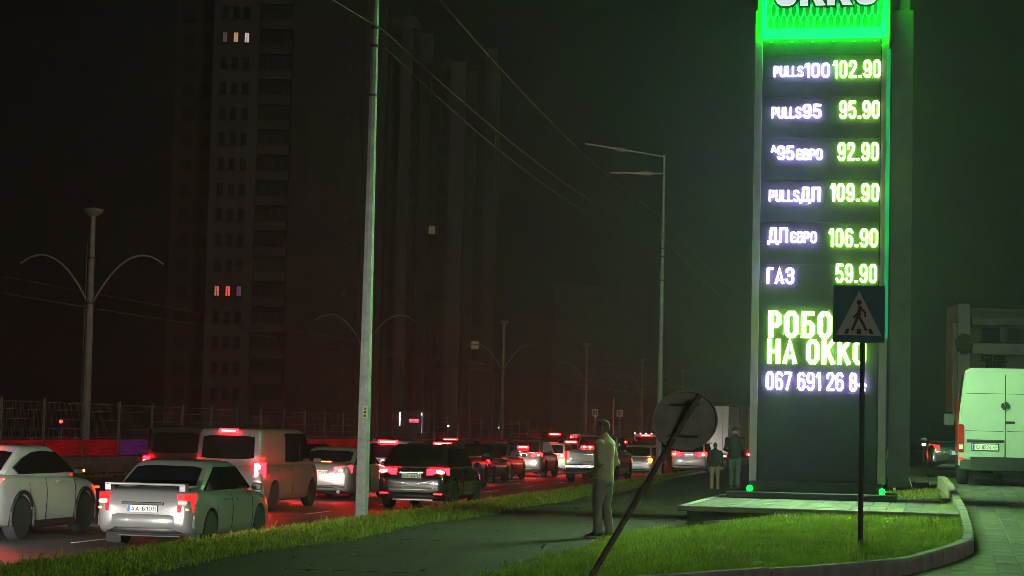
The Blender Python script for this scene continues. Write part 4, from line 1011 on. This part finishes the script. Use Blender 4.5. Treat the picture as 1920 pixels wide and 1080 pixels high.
    c = S((0, .03, 1.66)); M = Matrix.Rotation(head_turn, 3, 'Z')
    if cap:
        cm = MB(); cm.loft([[c + M @ (Vector((a * math.cos(q), -.005 + bb * math.sin(q), z)) * k) for q in np.linspace(0, 2 * math.pi, 17)[:-1]] for z, a, bb in ((.02, .088, .108), (.06, .09, .11), (.10, .075, .095), (.135, .03, .04))])
        cm.loft([[c + M @ (Vector(p) * k) for p in r_] for r_ in ([(-.07, .08, .02), (.07, .08, .02), (.07, .08, .035), (-.07, .08, .035)], [(-.05, .18, .005), (.05, .18, .005), (.05, .18, .016), (-.05, .18, .016)])])
        cm.obj('cap', hair_m, t, 40)
    elif hair_m:
        hm = MB(); hm.loft([[c + M @ (Vector((a * math.cos(q), -.012 + bb * math.sin(q), z)) * k) for q in np.linspace(0, 2 * math.pi, 17)[:-1]] for z, a, bb in ((-.045, .074, .086), (.0, .079, .094), (.05, .079, .096), (.09, .066, .084), (.115, .040, .05), (.13, .012, .015))])
        hm.obj('hair', hair_m, t, 50)
    return t
skin = mat('skin', (.42, .27, .19), .55)
jk = mat('jacket_cream', (.80, .74, .44), .85, var=.15, vscale=5, bump=.8, bscale=9); trs = mat('trousers_grey', (.44, .47, .38), .9, var=.2, vscale=5, bump=.8, bscale=9)
pocket = [((-.20, -.01, 1.41), (-.255, -.07, 1.13), (-.165, .12, .98), (-.10, .17, .93)), ((.20, -.01, 1.41), (.26, -.09, 1.13), (.165, .11, .98), (.10, .17, .93))]
person('man in a pale jacket and grey trousers standing on the path, hands in pockets', (1.50, 32.25, 0.0), R(62), 1.83, jk, trs, skin, mat('shoe_black', (.015, .015, .015), .6), dict(foot=(.05, -.04), arm=pocket, stance=.12), hair_m=mat('cropped_hair', (.17, .14, .09), .8), bulk=1.12, head_turn=.25, sole_m=mat('sole_white', (.7, .7, .68), .6))
person('person in a dark cap, black jacket and jeans walking beside the price sign', (7.03, 63.9, 0), R(-16), 1.86, mat('jacket_black', (.018, .018, .018), .8, bump=.3, bscale=14), mat('jeans', (.08, .11, .13), .9, bump=.3, bscale=14), skin, mat('shoe_dark', (.02, .02, .02), .7), dict(foot=(.10, -.10), arm=[((-.22, -.01, 1.41), (-.29, .0, 1.12), (-.18, .18, 1.04), (-.10, .24, 1.04)), ((.22, -.01, 1.41), (.29, -.02, 1.12), (.2, .17, 1.03), (.12, .24, 1.03))]), hair_m=mat('cap_black', (.015, .015, .015), .8), cap=True, head_turn=.9, bulk=1.12)
person('short figure in a dark vest and beige trousers walking ahead on the path', (6.24, 62.1, 0), R(-8), 1.38, mat('vest_dark', (.02, .022, .016), .85, bump=.3), mat('trousers_beige', (.20, .15, .10), .9, bump=.3), skin, mat('shoe_tan', (.22, .18, .14), .7), dict(foot=(-.06, .10), arm=[((-.2, -.01, 1.40), (-.26, -.02, 1.12), (-.24, .08, .88), (-.24, .12, .80)), ((.2, -.01, 1.40), (.26, -.02, 1.12), (.25, .06, .88), (.25, .10, .8))]), hair_m=mat('hair_brown', (.06, .045, .035), .8), bulk=1.1)

# ------------------------------------------------------------------ near poles, signs, wires
def roadside_lamp(s, n, zg, label, box):
    t = thing('street_lamp', label, 'street lamp', W(s, n, zg), -PHI, 'tall roadside lamp posts on the verge')
    pb = MB().lathe([(.128, -.2), (.126, 0), (.118, 2.2), (.09, 6), (.067, 9.5), (.05, 12.9), (.05, 13.1)], 8).obj('pole', galv, t)
    MB().lathe([(.19, -.1), (.19, .03), (.14, .05)], 12).obj('base_plate', steel_dark, t)
    if box:
        pn = MB().box((.05, -.122, 2.0), (.10, .012, .22), -.1).obj('number_tag', mat('tag_yellow', (.35, .42, .10), .7), t)
        for k, ch in enumerate('206'): write(pn, ink, ch, .02, 2.04 - .065 * k, .075, 2.085 - .065 * k, .2, .003, -.136)
    for z, ln, tilt in ((13.05, 1.55, .17), (12.35, .45, .02)):
        MB().tube([(0, 0, z), (-ln, 0, z + ln * tilt)], .035, 8).obj('arm', galv, t)
        d = Vector((-1, 0, tilt)).normalized(); p0 = Vector((-ln, 0, z + ln * tilt))
        MB().tube([p0, p0 + d * .12, p0 + d * .5], [.05, .085, .08], 8).obj('lamp_neck', galv, t)
        lh = MB(); q0 = p0 + d * .45; q1 = p0 + d * 1.75; lh.loft([[q0 + Vector((0, .12, .03)), q0 + Vector((0, -.12, .03)), q0 + Vector((0, -.12, -.04)), q0 + Vector((0, .12, -.04))], [q1 + Vector((0, .09, .02)), q1 + Vector((0, -.09, .02)), q1 + Vector((0, -.09, -.02)), q1 + Vector((0, .09, -.02))]]); lh.obj('lamp_head', galv, t)
    for zz in (9.3, 8.95, 8.0):
        MB().lathe([(.082, -.025), (.088, 0), (.082, .025)], 10, 'z', (0, 0, zz)).obj('clamp', steel_dark, t)
    return t
roadside_lamp(37.3, -10.43, -.09, 'tall tapered post lit green, standing in the verge grass', True)
roadside_lamp(82.6, -10.75, -.20, 'distant roadside lamp post with two long flat lamp heads', False)
def cable(name, a, b, sag, label, r=.014):
    a, b = Vector(a), Vector(b); pts_ = [a.lerp(b, k / 16) - Vector((0, 0, sag * 4 * (k / 16) * (1 - k / 16))) for k in range(17)]
    tag(MB().tube(pts_, r, 5).obj(name, wire_m), label, 'cable', 'overhead cables')
A0 = W(37.3, -10.25, 0); B0 = W(82.6, -10.65, 0); C0 = W(128, -10.9, 0); Z0 = W(-8, -10.1, 0)
Vz = lambda p, z: (p.x, p.y, z)
cable('cable', Vz(A0, 9.15), Vz(B0, 9.5), .55, 'thick cable slung from the near post to the distant lamp post')
cable('cable', Vz(A0, 8.85), Vz(B0, 9.3), .75, 'lower cable slung from the near post to the distant lamp post', .010)
cable('cable', Vz(A0 + NV * .3, 10.6), Vz(B0, 10.3), .5, 'upper cable between the two roadside posts', .012)
cable('cable', Vz(Z0, 9.6), Vz(A0, 9.15), .6, 'cable running left from the near post out of view', .012)
cable('cable', Vz(B0, 9.5), Vz(C0, 9.5), .7, 'cable running on from the distant lamp post towards the sign', .012)
cable('cable', Vz(B0, 10.3), Vz(C0, 10.2), .6, 'upper cable running on from the distant lamp post', .010)
# leaning round sign, seen from behind
ls = thing('leaning_sign', 'leaning post with a round sign seen from behind', 'road sign', (.86, 22.3, .03), 0)
top = Vector((1.225, .243, 2.06)); MB().tube([(-.06, -.02, -.15), top], .032, 10).obj('post', mat('rusty_post', (.22, .185, .14), .8, .2, var=.5, vscale=8), ls, 40)
ax = top.normalized(); dc = ax * 2.08; nf = Vector((.20, 1, -.50)).normalized(); e1 = nf.cross(Vector((0, 0, 1))).normalized(); e2 = e1.cross(nf)
ds = MB(); cen = Vector((1.06, .23, 1.79)) + nf * .05
prof = [(.36, -.012), (.365, 0), (.36, .012)]
vs_ = []; n_ = 40
for r_, h_ in ((.0005, -.004), (.345, -.004), (.35, -.018), (.362, -.018), (.365, 0), (.36, .006), (.0005, .006)):
    vs_ += [cen + e1 * r_ * math.cos(2 * math.pi * k / n_) + e2 * r_ * math.sin(2 * math.pi * k / n_) + nf * h_ for k in range(n_)]
ds.add(vs_, [(q * n_ + k, q * n_ + (k + 1) % n_, (q + 1) * n_ + (k + 1) % n_, (q + 1) * n_ + k) for q in range(6) for k in range(n_)]).obj('disc', mat('sign_back', (.50, .52, .42), .6, .3, var=.25, vscale=5), ls, 40)
for q in (-.16, .16):
    c_ = cen + e2 * q * 1.2; MB().tube([c_ - e1 * .16 - nf * .02, c_ + e1 * .16 - nf * .02], .014, 6).obj('bracket', galv, ls)
# pedestrian crossing sign
ps = thing('crossing_sign', 'blue square pedestrian crossing sign on a thin dark post', 'road sign', (4.80, 28.0, island_z(4.80, 28.0)), R(-3))
zg = island_z(4.87, 28.0)
MB().lathe([(.036, -.2), (.036, 3.72 - zg)], 12).obj('post', mat('post_dark', (.05, .05, .05), .5, .4, var=.4, vscale=6), ps, 40)
sx0, sz0 = -.06, 3.33 - zg
sgp = MB().box((sx0, -.055, sz0), (.70, .02, .78), 0, .008).obj('sign_plate', mat('sign_blue', (.07, .19, .21), .6), ps)
MB().box((sx0 + .02, -.02, sz0 - .0), (.66, .05, .70)).obj('plate_back', galv_dull, ps)
def flat(poly, m, nm, dy, par): 
    MB().prism(poly, lambda p: (sx0 + p[0], -.064, sz0 + p[1]), lambda p: (sx0 + p[0], -.066 - dy, sz0 + p[1])).obj(nm, m, par)
trm = mat('sign_white', (.58, .62, .52), .6); flat([(-.31, -.29), (.31, -.29), (.0, .32)], trm, 'triangle', .002, sgp)
def seg(a, b, w): 
    a, b = Vector(a), Vector(b); d = (b - a).normalized(); n = Vector((-d.y, d.x)) * w / 2; return [a - n, b - n, b + n, a + n]
sym = mat('symbol_black', (.06, .08, .06), .6)
for nm, poly in [('figure_head', [(.0 + .035 * math.cos(q), .16 + .038 * math.sin(q)) for q in np.linspace(0, 2 * math.pi, 13)[:-1]]), ('figure_torso', seg((.015, .11), (-.01, -.04), .055)), ('figure_arm', seg((.02, .09), (.085, .02), .026)), ('figure_arm', seg((.083, .03), (.085, -.04), .024)), ('figure_arm', seg((-.01, .03), (-.075, -.055), .026)), ('figure_leg', seg((-.015, -.03), (-.05, -.12), .038)), ('figure_leg', seg((-.048, -.11), (-.095, -.225), .034)), ('figure_leg', seg((.0, -.04), (.05, -.12), .036)), ('figure_leg', seg((.045, -.11), (.10, -.225), .034)),
                 ('stripe', [(-.2, -.27), (-.15, -.27), (-.125, -.2), (-.17, -.2)]), ('stripe', [(-.03, -.27), (.03, -.27), (.03, -.2), (-.03, -.2)]), ('stripe', [(.15, -.27), (.2, -.27), (.17, -.2), (.125, -.2)])]:
    flat(poly, sym, nm, .004, sgp)
# guyed stake right of the totem
gs = thing('guyed_stake', 'thin galvanised stake held by two guy wires right of the sign', 'stake', (8.75, 46.6, .52), 0)
MB().lathe([(.03, -.1), (.03, 1.45)], 8).obj('stake', galv, gs)
for dx in (-.42, .38): MB().tube([(0, 0, 1.35), (dx, -.1, 0)], .009, 5).obj('guy_wire', galv, gs)
# bits of litter and fallen leaves on the lawn
for k, (X, Y, sc, lab, m) in enumerate([(2.72, 26.2, .10, 'crumpled white paper scrap in the middle of the lawn', (.55, .52, .45)), (2.85, 23.4, .09, 'flat white scrap near the front edge of the lawn', (.6, .58, .52)), (5.9, 28.6, .06, 'small pale leaf beside the kerb bend', (.45, .42, .3)), (4.1, 24.6, .05, 'pale fleck in the grass left of the thin sign post', (.5, .48, .4)), (5.75, 30.4, .07, 'pale dry leaf on the lawn below the platform', (.42, .4, .28))]):
    mb = MB(); pts_ = [(sc * math.cos(q) * random.uniform(.6, 1), sc * .6 * math.sin(q) * random.uniform(.6, 1), random.uniform(0, .5) * sc) for q in np.linspace(0, 2 * math.pi, 9)[:-1]]
    mb.add(pts_ + [(0, 0, sc * .55), (0, 0, sc * .3)], [(i, (i + 1) % 8, 8) for i in range(8)] + [(i, (i + 1) % 8, 9) for i in range(8)])
    o = mb.obj('litter', mat('litter_%d' % k, m, .8)); o.location = (X, Y, island_z(X, Y) + .05); tag(o, lab, 'litter', 'litter on the lawn')
# two small route boards with a thin mast
for nm, s0, n0, lab in (('route_board', 120, -19.5, 'left small green route board above the traffic'), ('route_board', 122.5, -18.6, 'right small green route board above the traffic')):
    px_ = 1121 if 'left' in lab else 1167
    Y = 121; X = (px_ - 960) / 3850 * Y; t = thing(nm, lab, 'sign', (X, Y, ZR), -PHI, 'small route boards'); 
    MB().lathe([(.03, 0), (.03, 3.3)], 6).obj('post', galv_dull, t)
    b_ = MB().box((0, -.05, 3.15), (.36, .03, .40), 0, .01).obj('board', mat('board_pale', (.28, .36, .32), .6), t)
    write(b_, ink, '51', -.11, 3.02, .11, 3.28, .18, .004, -.067)
tag(MB().lathe([(.05, 0), (.04, 4.0)], 8, 'z', ((1155 - 960) / 3850 * 118, 118, ZR)).obj('mast', mat('mast_orange', (.35, .20, .12), .7)), 'thin bare post between the two small route boards', 'post')

# ------------------------------------------------------------------ tramway fence, median lamps
FN = -30.0; FS0, FB = 63.0, 3.35; NB = 52
fence = thing('tramway_fence', 'long mesh fence with red screen boards on a concrete base along the road', 'fence', (0, 0, 0))
fpost = mat('fence_paint', (.10, .10, .10), .7); red_s = mat('screen_red', (.70, .015, .03), .45, var=.35, vscale=.7, bump=.2, bscale=8); purple_s = mat('screen_purple', (.32, .08, .70), .45, var=.3, vscale=.7)
def ribbed(w):
    mb = MB(); n = 8; h = .60
    for k in range(n):
        z0 = .31 + h * k / n; z1 = z0 + h / n
        mb.add([(0, 0, z0), (0, w, z0), (.035, w, (z0 + z1) / 2), (.035, 0, (z0 + z1) / 2), (0, 0, z1), (0, w, z1)], [(0, 1, 2, 3), (3, 2, 5, 4)])
    return mb
scr = ribbed(FB - .14); scr_r = scr.mesh('screen_board', red_s); scr_p = ribbed(FB - .14).mesh('screen_board', purple_s)
wires = MB()
for k in range(1, 16): wires.box((0, k * FB / 16, 1.58), (.006, .012, 1.3))
for z in (.98, 1.3, 1.62, 1.94, 2.2): wires.box((0, FB / 2, z), (.008, FB - .1, .012))
wires_m = wires.mesh('mesh_panel', fpost)
post_me = MB().box((0, 0, 1.15), (.07, .07, 2.35), 0, .01).mesh('post', fpost); base_me = MB().box((0, FB / 2, .0), (.25, FB - .01, .58), 0, .02).mesh('base_wall', conc_dark)
for k in range(NB):
    p = W(FS0 + k * FB, FN, 0)
    ob('post', post_me, fence, p, -PHI); o = ob('base_wall', base_me, fence, p, -PHI)
    o = ob('screen_board', scr_p if k in (3, 4) else scr_r, fence, p + NV * .02 + U * .07, -PHI)
    ob('mesh_panel', wires_m, fence, p, -PHI)
grs = []
for _ in range(9000):
    s0 = random.uniform(62, 120); n0 = random.uniform(-29.8, -29.2); grs.append(W(s0, n0, -.45 + .1 * random.random()))
grass('median_grass', grs, .05, .14, gm1, wmul=2.2, label='weedy grass at the foot of the tramway fence')
def median_lamp(s, lab):
    t = thing('median_lamp', lab, 'street lamp', W(s, -32, -.3), -PHI, 'two-armed lamps along the tramway')
    MB().lathe([(.17, 0), (.165, 3), (.14, 6.2), (.10, 9.5), (.085, 9.75)], 12).obj('pole', galv_dull, t, 40)
    MB().lathe([(.085, 9.7), (.12, 9.82), (.30, 9.92), (.40, 10.06), (.38, 10.1), (.10, 10.16)], 18).obj('lamp_bowl', galv_dull, t, 40)
    for sx in (-1, 1):
        MB().tube([(sx * (.10 + 2.85 * q), 0, 6.45 + 2.55 * (q * 1.12) * (1.85 - q * 1.32)) for q in np.linspace(0, 1, 14)], .042, 6).obj('arm', galv_dull, t)
    for z in (6.45, 8.2): MB().lathe([(.155, -.04), (.16, 0), (.155, .04)], 10, 'z', (0, 0, z)).obj('clamp', steel_dark, t)
    MB().tube([(-.22, 0, 2.2), (-.2, 0, 8.8)], .025, 6).obj('conduit', steel_dark, t)
for k, (s0, lab) in enumerate([(74.6, 'two-armed lamp with a bowl top nearest the left edge'), (114.0, 'two-armed lamp mostly hidden behind the green-lit post'), (153.1, 'two-armed lamp between the green-lit post and the standing man'), (191.6, 'two-armed lamp above the standing man'), (230.2, 'two-armed lamp just left of the distant roadside lamp post'), (268.5, 'farthest two-armed lamp, above the leaning round sign')]): median_lamp(s0, lab)
cable('contact_wire', W(40, -32, 6.1), W(300, -32, 6.1), .3, 'contact wire strung along the tramway', .016)
cable('contact_wire', W(40, -33.4, 7.0), W(300, -33.4, 7.0), .5, 'upper support wire along the tramway', .012)
# small signal and lights beyond the fence
sg_ = thing('signal_post', 'low post with a small red signal lamp beyond the fence', 'signal', (-17.6, 81, -.4), 0)
MB().lathe([(.04, 0), (.04, 1.75)], 8).obj('post', galv_dull, sg_); h_ = MB().box((0, 0, 1.9), (.22, .16, .34), 0, .03).obj('signal_head', black_m, sg_); MB().lathe([(.075, -.01), (.06, .01)], 12, 'y', (0, -.095, 1.93)).obj('lamp', mat('signal_red', (.4, .03, .03), .4, emit=(1, .07, .05), es=1.6), h_)
ki = thing('kiosk', 'small kiosk with thin lit strips beyond the fence', 'kiosk', (-9.6, 205, -.4), 0)
MB().box((0, 0, 1.9), (3.4, 2.4, 3.6), 0, .05).obj('wall', conc_dark, ki); MB().box((0, 0, 3.8), (3.8, 2.8, .2)).obj('roof', steel_dark, ki)
for x, h0 in ((-1.2, 1.3), (.95, 2.0)): MB().box((x, -1.24, 3.4 - h0 / 2), (.10, .04, h0)).obj('light_strip', mat('strip_white', (.8, .8, .8), .4, emit=(.8, .85, 1), es=1.6), ki)
MB().box((.2, -1.24, 2.6), (.9, .03, .35)).obj('lit_sign', mat('sign_pink', (.6, .2, .3), .4, emit=(1, .12, .22), es=.8), ki)
for X, Y, z, lab in ((-.85, 190, 1.75, 'tiny bluish lamp far behind the fence'), (-5.6, 190, 1.8, 'tiny pale lamp far behind the fence left of the bluish one')):
    t = thing('far_lamp', lab, 'lamp', (X, Y, -.5), 0); MB().lathe([(.04, 0), (.04, z + .4)], 6).obj('post', galv_dull, t)
    MB().box((0, -.03, z + .45), (.2, .1, .16), 0, .03).obj('lamp', mat('far_white', (.8, .8, .9), .4, emit=(.7, .75, 1), es=3), t)

for X, Y, z, lab in ((24.2, 120, .95, 'small pale lamp low in the dark between the sign and the delivery van'), (25.1, 120, 1.85, 'small greenish lamp just left of the delivery van')):
    t = thing('far_lamp', lab, 'lamp', (X, Y, .28), 0); MB().lathe([(.04, 0), (.04, z)], 6).obj('post', galv_dull, t)
    MB().box((0, -.03, z + .06), (.22, .1, .14), 0, .03).obj('lamp', mat('far_pale', (.8, .9, .8), .4, emit=(.8, .95, .9), es=1.6), t)

# ------------------------------------------------------------------ towers in the dark
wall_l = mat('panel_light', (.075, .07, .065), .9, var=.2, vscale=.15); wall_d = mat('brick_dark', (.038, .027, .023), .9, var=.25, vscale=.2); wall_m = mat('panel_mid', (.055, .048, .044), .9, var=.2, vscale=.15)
pane_m = mat('dark_pane', (.02, .02, .022), .25); fr_m = mat('window_frame', (.30, .29, .27), .7)
lit_w = mat('lit_warm', (.5, .4, .2), .5, emit=(1, .62, .27), es=.22); lit_p = mat('lit_pink', (.5, .3, .3), .5, emit=(1, .24, .20), es=.22); lit_v = mat('lit_violet', (.3, .1, .3), .5, emit=(.55, .15, .42), es=.10); lit_r = mat('lit_red', (.5, .1, .1), .5, emit=(1, .10, .07), es=.4); lit_dim = mat('lit_dim', (.3, .25, .2), .5, emit=(.6, .40, .28), es=.05); lit_y = mat('lit_yellow', (.5, .4, .1), .5, emit=(1, .6, .1), es=.10); lit_white = mat('lit_white', (.6, .6, .6), .5, emit=(1, .75, .78), es=.27)
WIN = {}
def win(parent, x, y, z, w, h, m=None):
    key = (w, h)
    if key not in WIN:
        fm = MB(); t = .09
        fm.box((0, 0, h / 2 - t / 2), (w, .12, t)); fm.box((0, 0, -h / 2 + t / 2), (w, .12, t)); fm.box((0, 0, 0), (t * .7, .10, h - 2 * t - .01))
        for sx in (-1, 1): fm.box((sx * (w / 2 - t / 2), 0, 0), (t, .12, h - 2 * t - .005))
        fm.box((0, -.08, -h / 2 - .06), (w + .2, .2, .06))
        WIN[key] = (fm.mesh('window', pane_m), {})
    fm, panes = WIN[key]; mm = m or pane_m
    if mm.name not in panes: panes[mm.name] = MB().box((0, .03, 0), (w - .1, .04, h - .1)).mesh('pane', mm)
    o = ob('window', fm, parent, (x, y, z)); ob('pane', panes[mm.name], o)
T1 = thing('apartment_tower', 'dark apartment tower with a few lit windows left of the green-lit post', 'building', (-27, 226, -.6), 0)
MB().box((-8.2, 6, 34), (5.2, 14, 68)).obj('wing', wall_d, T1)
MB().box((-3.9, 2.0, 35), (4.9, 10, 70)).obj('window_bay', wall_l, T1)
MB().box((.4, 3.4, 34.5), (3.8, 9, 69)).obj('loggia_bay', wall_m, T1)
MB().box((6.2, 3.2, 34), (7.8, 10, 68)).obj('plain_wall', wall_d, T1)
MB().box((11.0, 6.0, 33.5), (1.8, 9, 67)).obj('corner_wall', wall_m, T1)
FL = 2.79
lits = {(14, 1): lit_w, (14, 2): lit_white, (14, 0): lit_dim, (4, 0): lit_p, (4, 1): lit_r, (4, 2): lit_v, }
for f in range(22):
    z = 5.3 + f * FL
    for k in range(3): win(T1, -5.1 + k * 1.2 - .0, -3.05, z, .66, 1.25, lits.get((f, k)))
    lp = MB(); lp.box((.4, -1.6, z - 1.05), (3.5, 1.0, 1.0)); lp.obj('balcony', wall_m, T1)
    for k in range(4): win(T1, -1.0 + k * .92, -1.75, z + .15, .8, 1.3)
    for k in range(2): win(T1, -9.3 + k * 2.2, -1.05, z, 1.2, 1.3)
    MB().box((8.6, -1.86, z), (.35, .08, .5)).obj('vent_block', wall_l, T1)
MB().box((0, 4, .3), (24, 16, 1.4)).obj('plinth', conc_dark, T1)
T2 = thing('apartment_tower', 'stepped tower with tall pale ribs right of the green-lit post', 'building', (-15.0, 310, -.6), 0)
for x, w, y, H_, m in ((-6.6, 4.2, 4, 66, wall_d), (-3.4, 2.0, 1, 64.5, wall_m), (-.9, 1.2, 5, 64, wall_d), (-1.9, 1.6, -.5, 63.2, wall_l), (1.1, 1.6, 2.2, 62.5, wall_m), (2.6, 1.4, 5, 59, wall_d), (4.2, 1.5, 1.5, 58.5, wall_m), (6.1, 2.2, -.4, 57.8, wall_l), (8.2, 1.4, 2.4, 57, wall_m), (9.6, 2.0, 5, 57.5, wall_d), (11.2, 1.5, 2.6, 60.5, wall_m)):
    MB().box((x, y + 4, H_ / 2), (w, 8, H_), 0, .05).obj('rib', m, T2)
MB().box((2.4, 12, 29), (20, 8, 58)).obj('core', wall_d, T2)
MB().lathe([(2.0, 63.2), (1.9, 64.3), (1.2, 65.2), (.3, 65.5)], 16, 'z', (-1.9, 3.4, 0)).obj('rounded_top', wall_l, T2)
for f in range(19):
    z = 6 + f * 2.9
    win(T2, 2.6, .95, z, 1.1, 1.4, {9: lit_dim}.get(f)); win(T2, -.9, .95, z, .9, 1.4); win(T2, -6.4, -.05, z, 1.4, 1.4, {4: lit_dim}.get(f)); win(T2, 9.6, .95, z, 1.3, 1.4, {3: lit_dim}.get(f)); win(T2, 4.2, -2.55, z, .9, 1.3, None)
T3 = thing('apartment_block', 'faint low apartment block far behind the distant lamp post', 'building', (15, 345, -.6), 0)
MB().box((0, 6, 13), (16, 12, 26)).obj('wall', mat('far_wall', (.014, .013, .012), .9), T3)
for f in range(8):
    for k in range(5): win(T3, -6 + k * 3, -.05, 4.5 + f * 2.8, 1.4, 1.4, None)
MB().box((0, 6, 26.2), (16.6, 12.6, .5)).obj('roof', mat('far_wall', (.014, .013, .012), .9), T3)
# low building behind the delivery van
B4 = thing('low_building', 'unlit grey building with white parapets behind the delivery van', 'building', (20.2, 96, .3), 0)
wg = mat('render_grey', (.26, .255, .235), .9, var=.3, vscale=.6); wg2 = mat('render_dark', (.10, .10, .09), .9, var=.3, vscale=.5)
MB().box((1.05, 1.5, 3.85), (.55, 2.6, 7.7), 0, .03).obj('stair_tower', wg, B4)
MB().box((.66, .8, 3.5), (.22, .9, 6.6)).obj('downpipe_casing', wg, B4)
MB().box((6.4, 2.6, 3.7), (10.0, 4, 7.4)).obj('wall', wg2, B4)
MB().box((6.4, .45, 6.9), (9.9, .3, .36), 0, .02).obj('parapet', mat('render_brown', (.16, .14, .12), .9, var=.3), B4)
MB().box((6.4, .4, 5.6), (9.9, .4, .5), 0, .02).obj('parapet', wg, B4)
gp = mat('grey_pane', (.30, .31, .30), .4)
for x in (2.3, 2.62, 2.94): win(B4, x, .56, 4.72, .28, .68, gp)
for x in (2.2, 2.8): win(B4, x, .56, 5.2, .5, .2, gp)
for x in (4.4, 5.4, 6.4, 7.4): win(B4, x, .56, 4.75, .7, .9)
for x in (2.4, 3.6, 4.8, 6.0): win(B4, x, .56, 6.3, .8, .6)
MB().box((6.4, 2.6, 7.45), (10.3, 4.4, .12)).obj('roof', wg2, B4)
# ivy clump on the stair tower
iv = MB()
for _ in range(500):
    a = random.uniform(0, 6.28); r_ = .45 * random.random() ** .5; c_ = Vector((21.2 + .8 * r_ * math.cos(a), 96.15 - .2 * random.random(), 6.1 + 1.0 * r_ * math.sin(a)))
    d1 = Vector((random.uniform(-1, 1), random.uniform(-.4, .4), random.uniform(-1, 1))).normalized() * .09; d2 = d1.cross(Vector((0, 1, .3))).normalized() * .06
    iv.add([c_ - d1, c_ + d2, c_ + d1, c_ - d2], [(0, 1, 2, 3)])
tag(iv.obj('ivy', mat('ivy_leaf', (.03, .06, .015), .7)), 'dark clump of ivy on the grey stair tower', 'plant')

# ------------------------------------------------------------------ night haze
hz = MB(); hz.add([(-188, -14, -1.9), (188, -14, -1.9), (188, 393, -1.9), (-188, 393, -1.9), (-188, -14, 74), (188, -14, 74), (188, 393, 74), (-188, 393, 74)], [(3, 2, 1, 0), (4, 5, 6, 7), (0, 1, 5, 4), (1, 2, 6, 5), (2, 3, 7, 6), (3, 0, 4, 7)])
ho = hz.obj('haze'); hm_ = bpy.data.materials.new('haze'); hm_.use_nodes = True; t_ = hm_.node_tree; t_.nodes.remove(t_.nodes['Principled BSDF'])
pv_ = t_.nodes.new('ShaderNodeVolumePrincipled'); pv_.inputs['Color'].default_value = (.72, .80, 1.0, 1); pv_.inputs['Density'].default_value = 0.0008; pv_.inputs['Anisotropy'].default_value = 0.6
t_.links.new(pv_.outputs[0], t_.nodes['Material Output'].inputs['Volume']); ho.data.materials.append(hm_); struct(ho, 'thin night haze over the whole place', 'stuff')
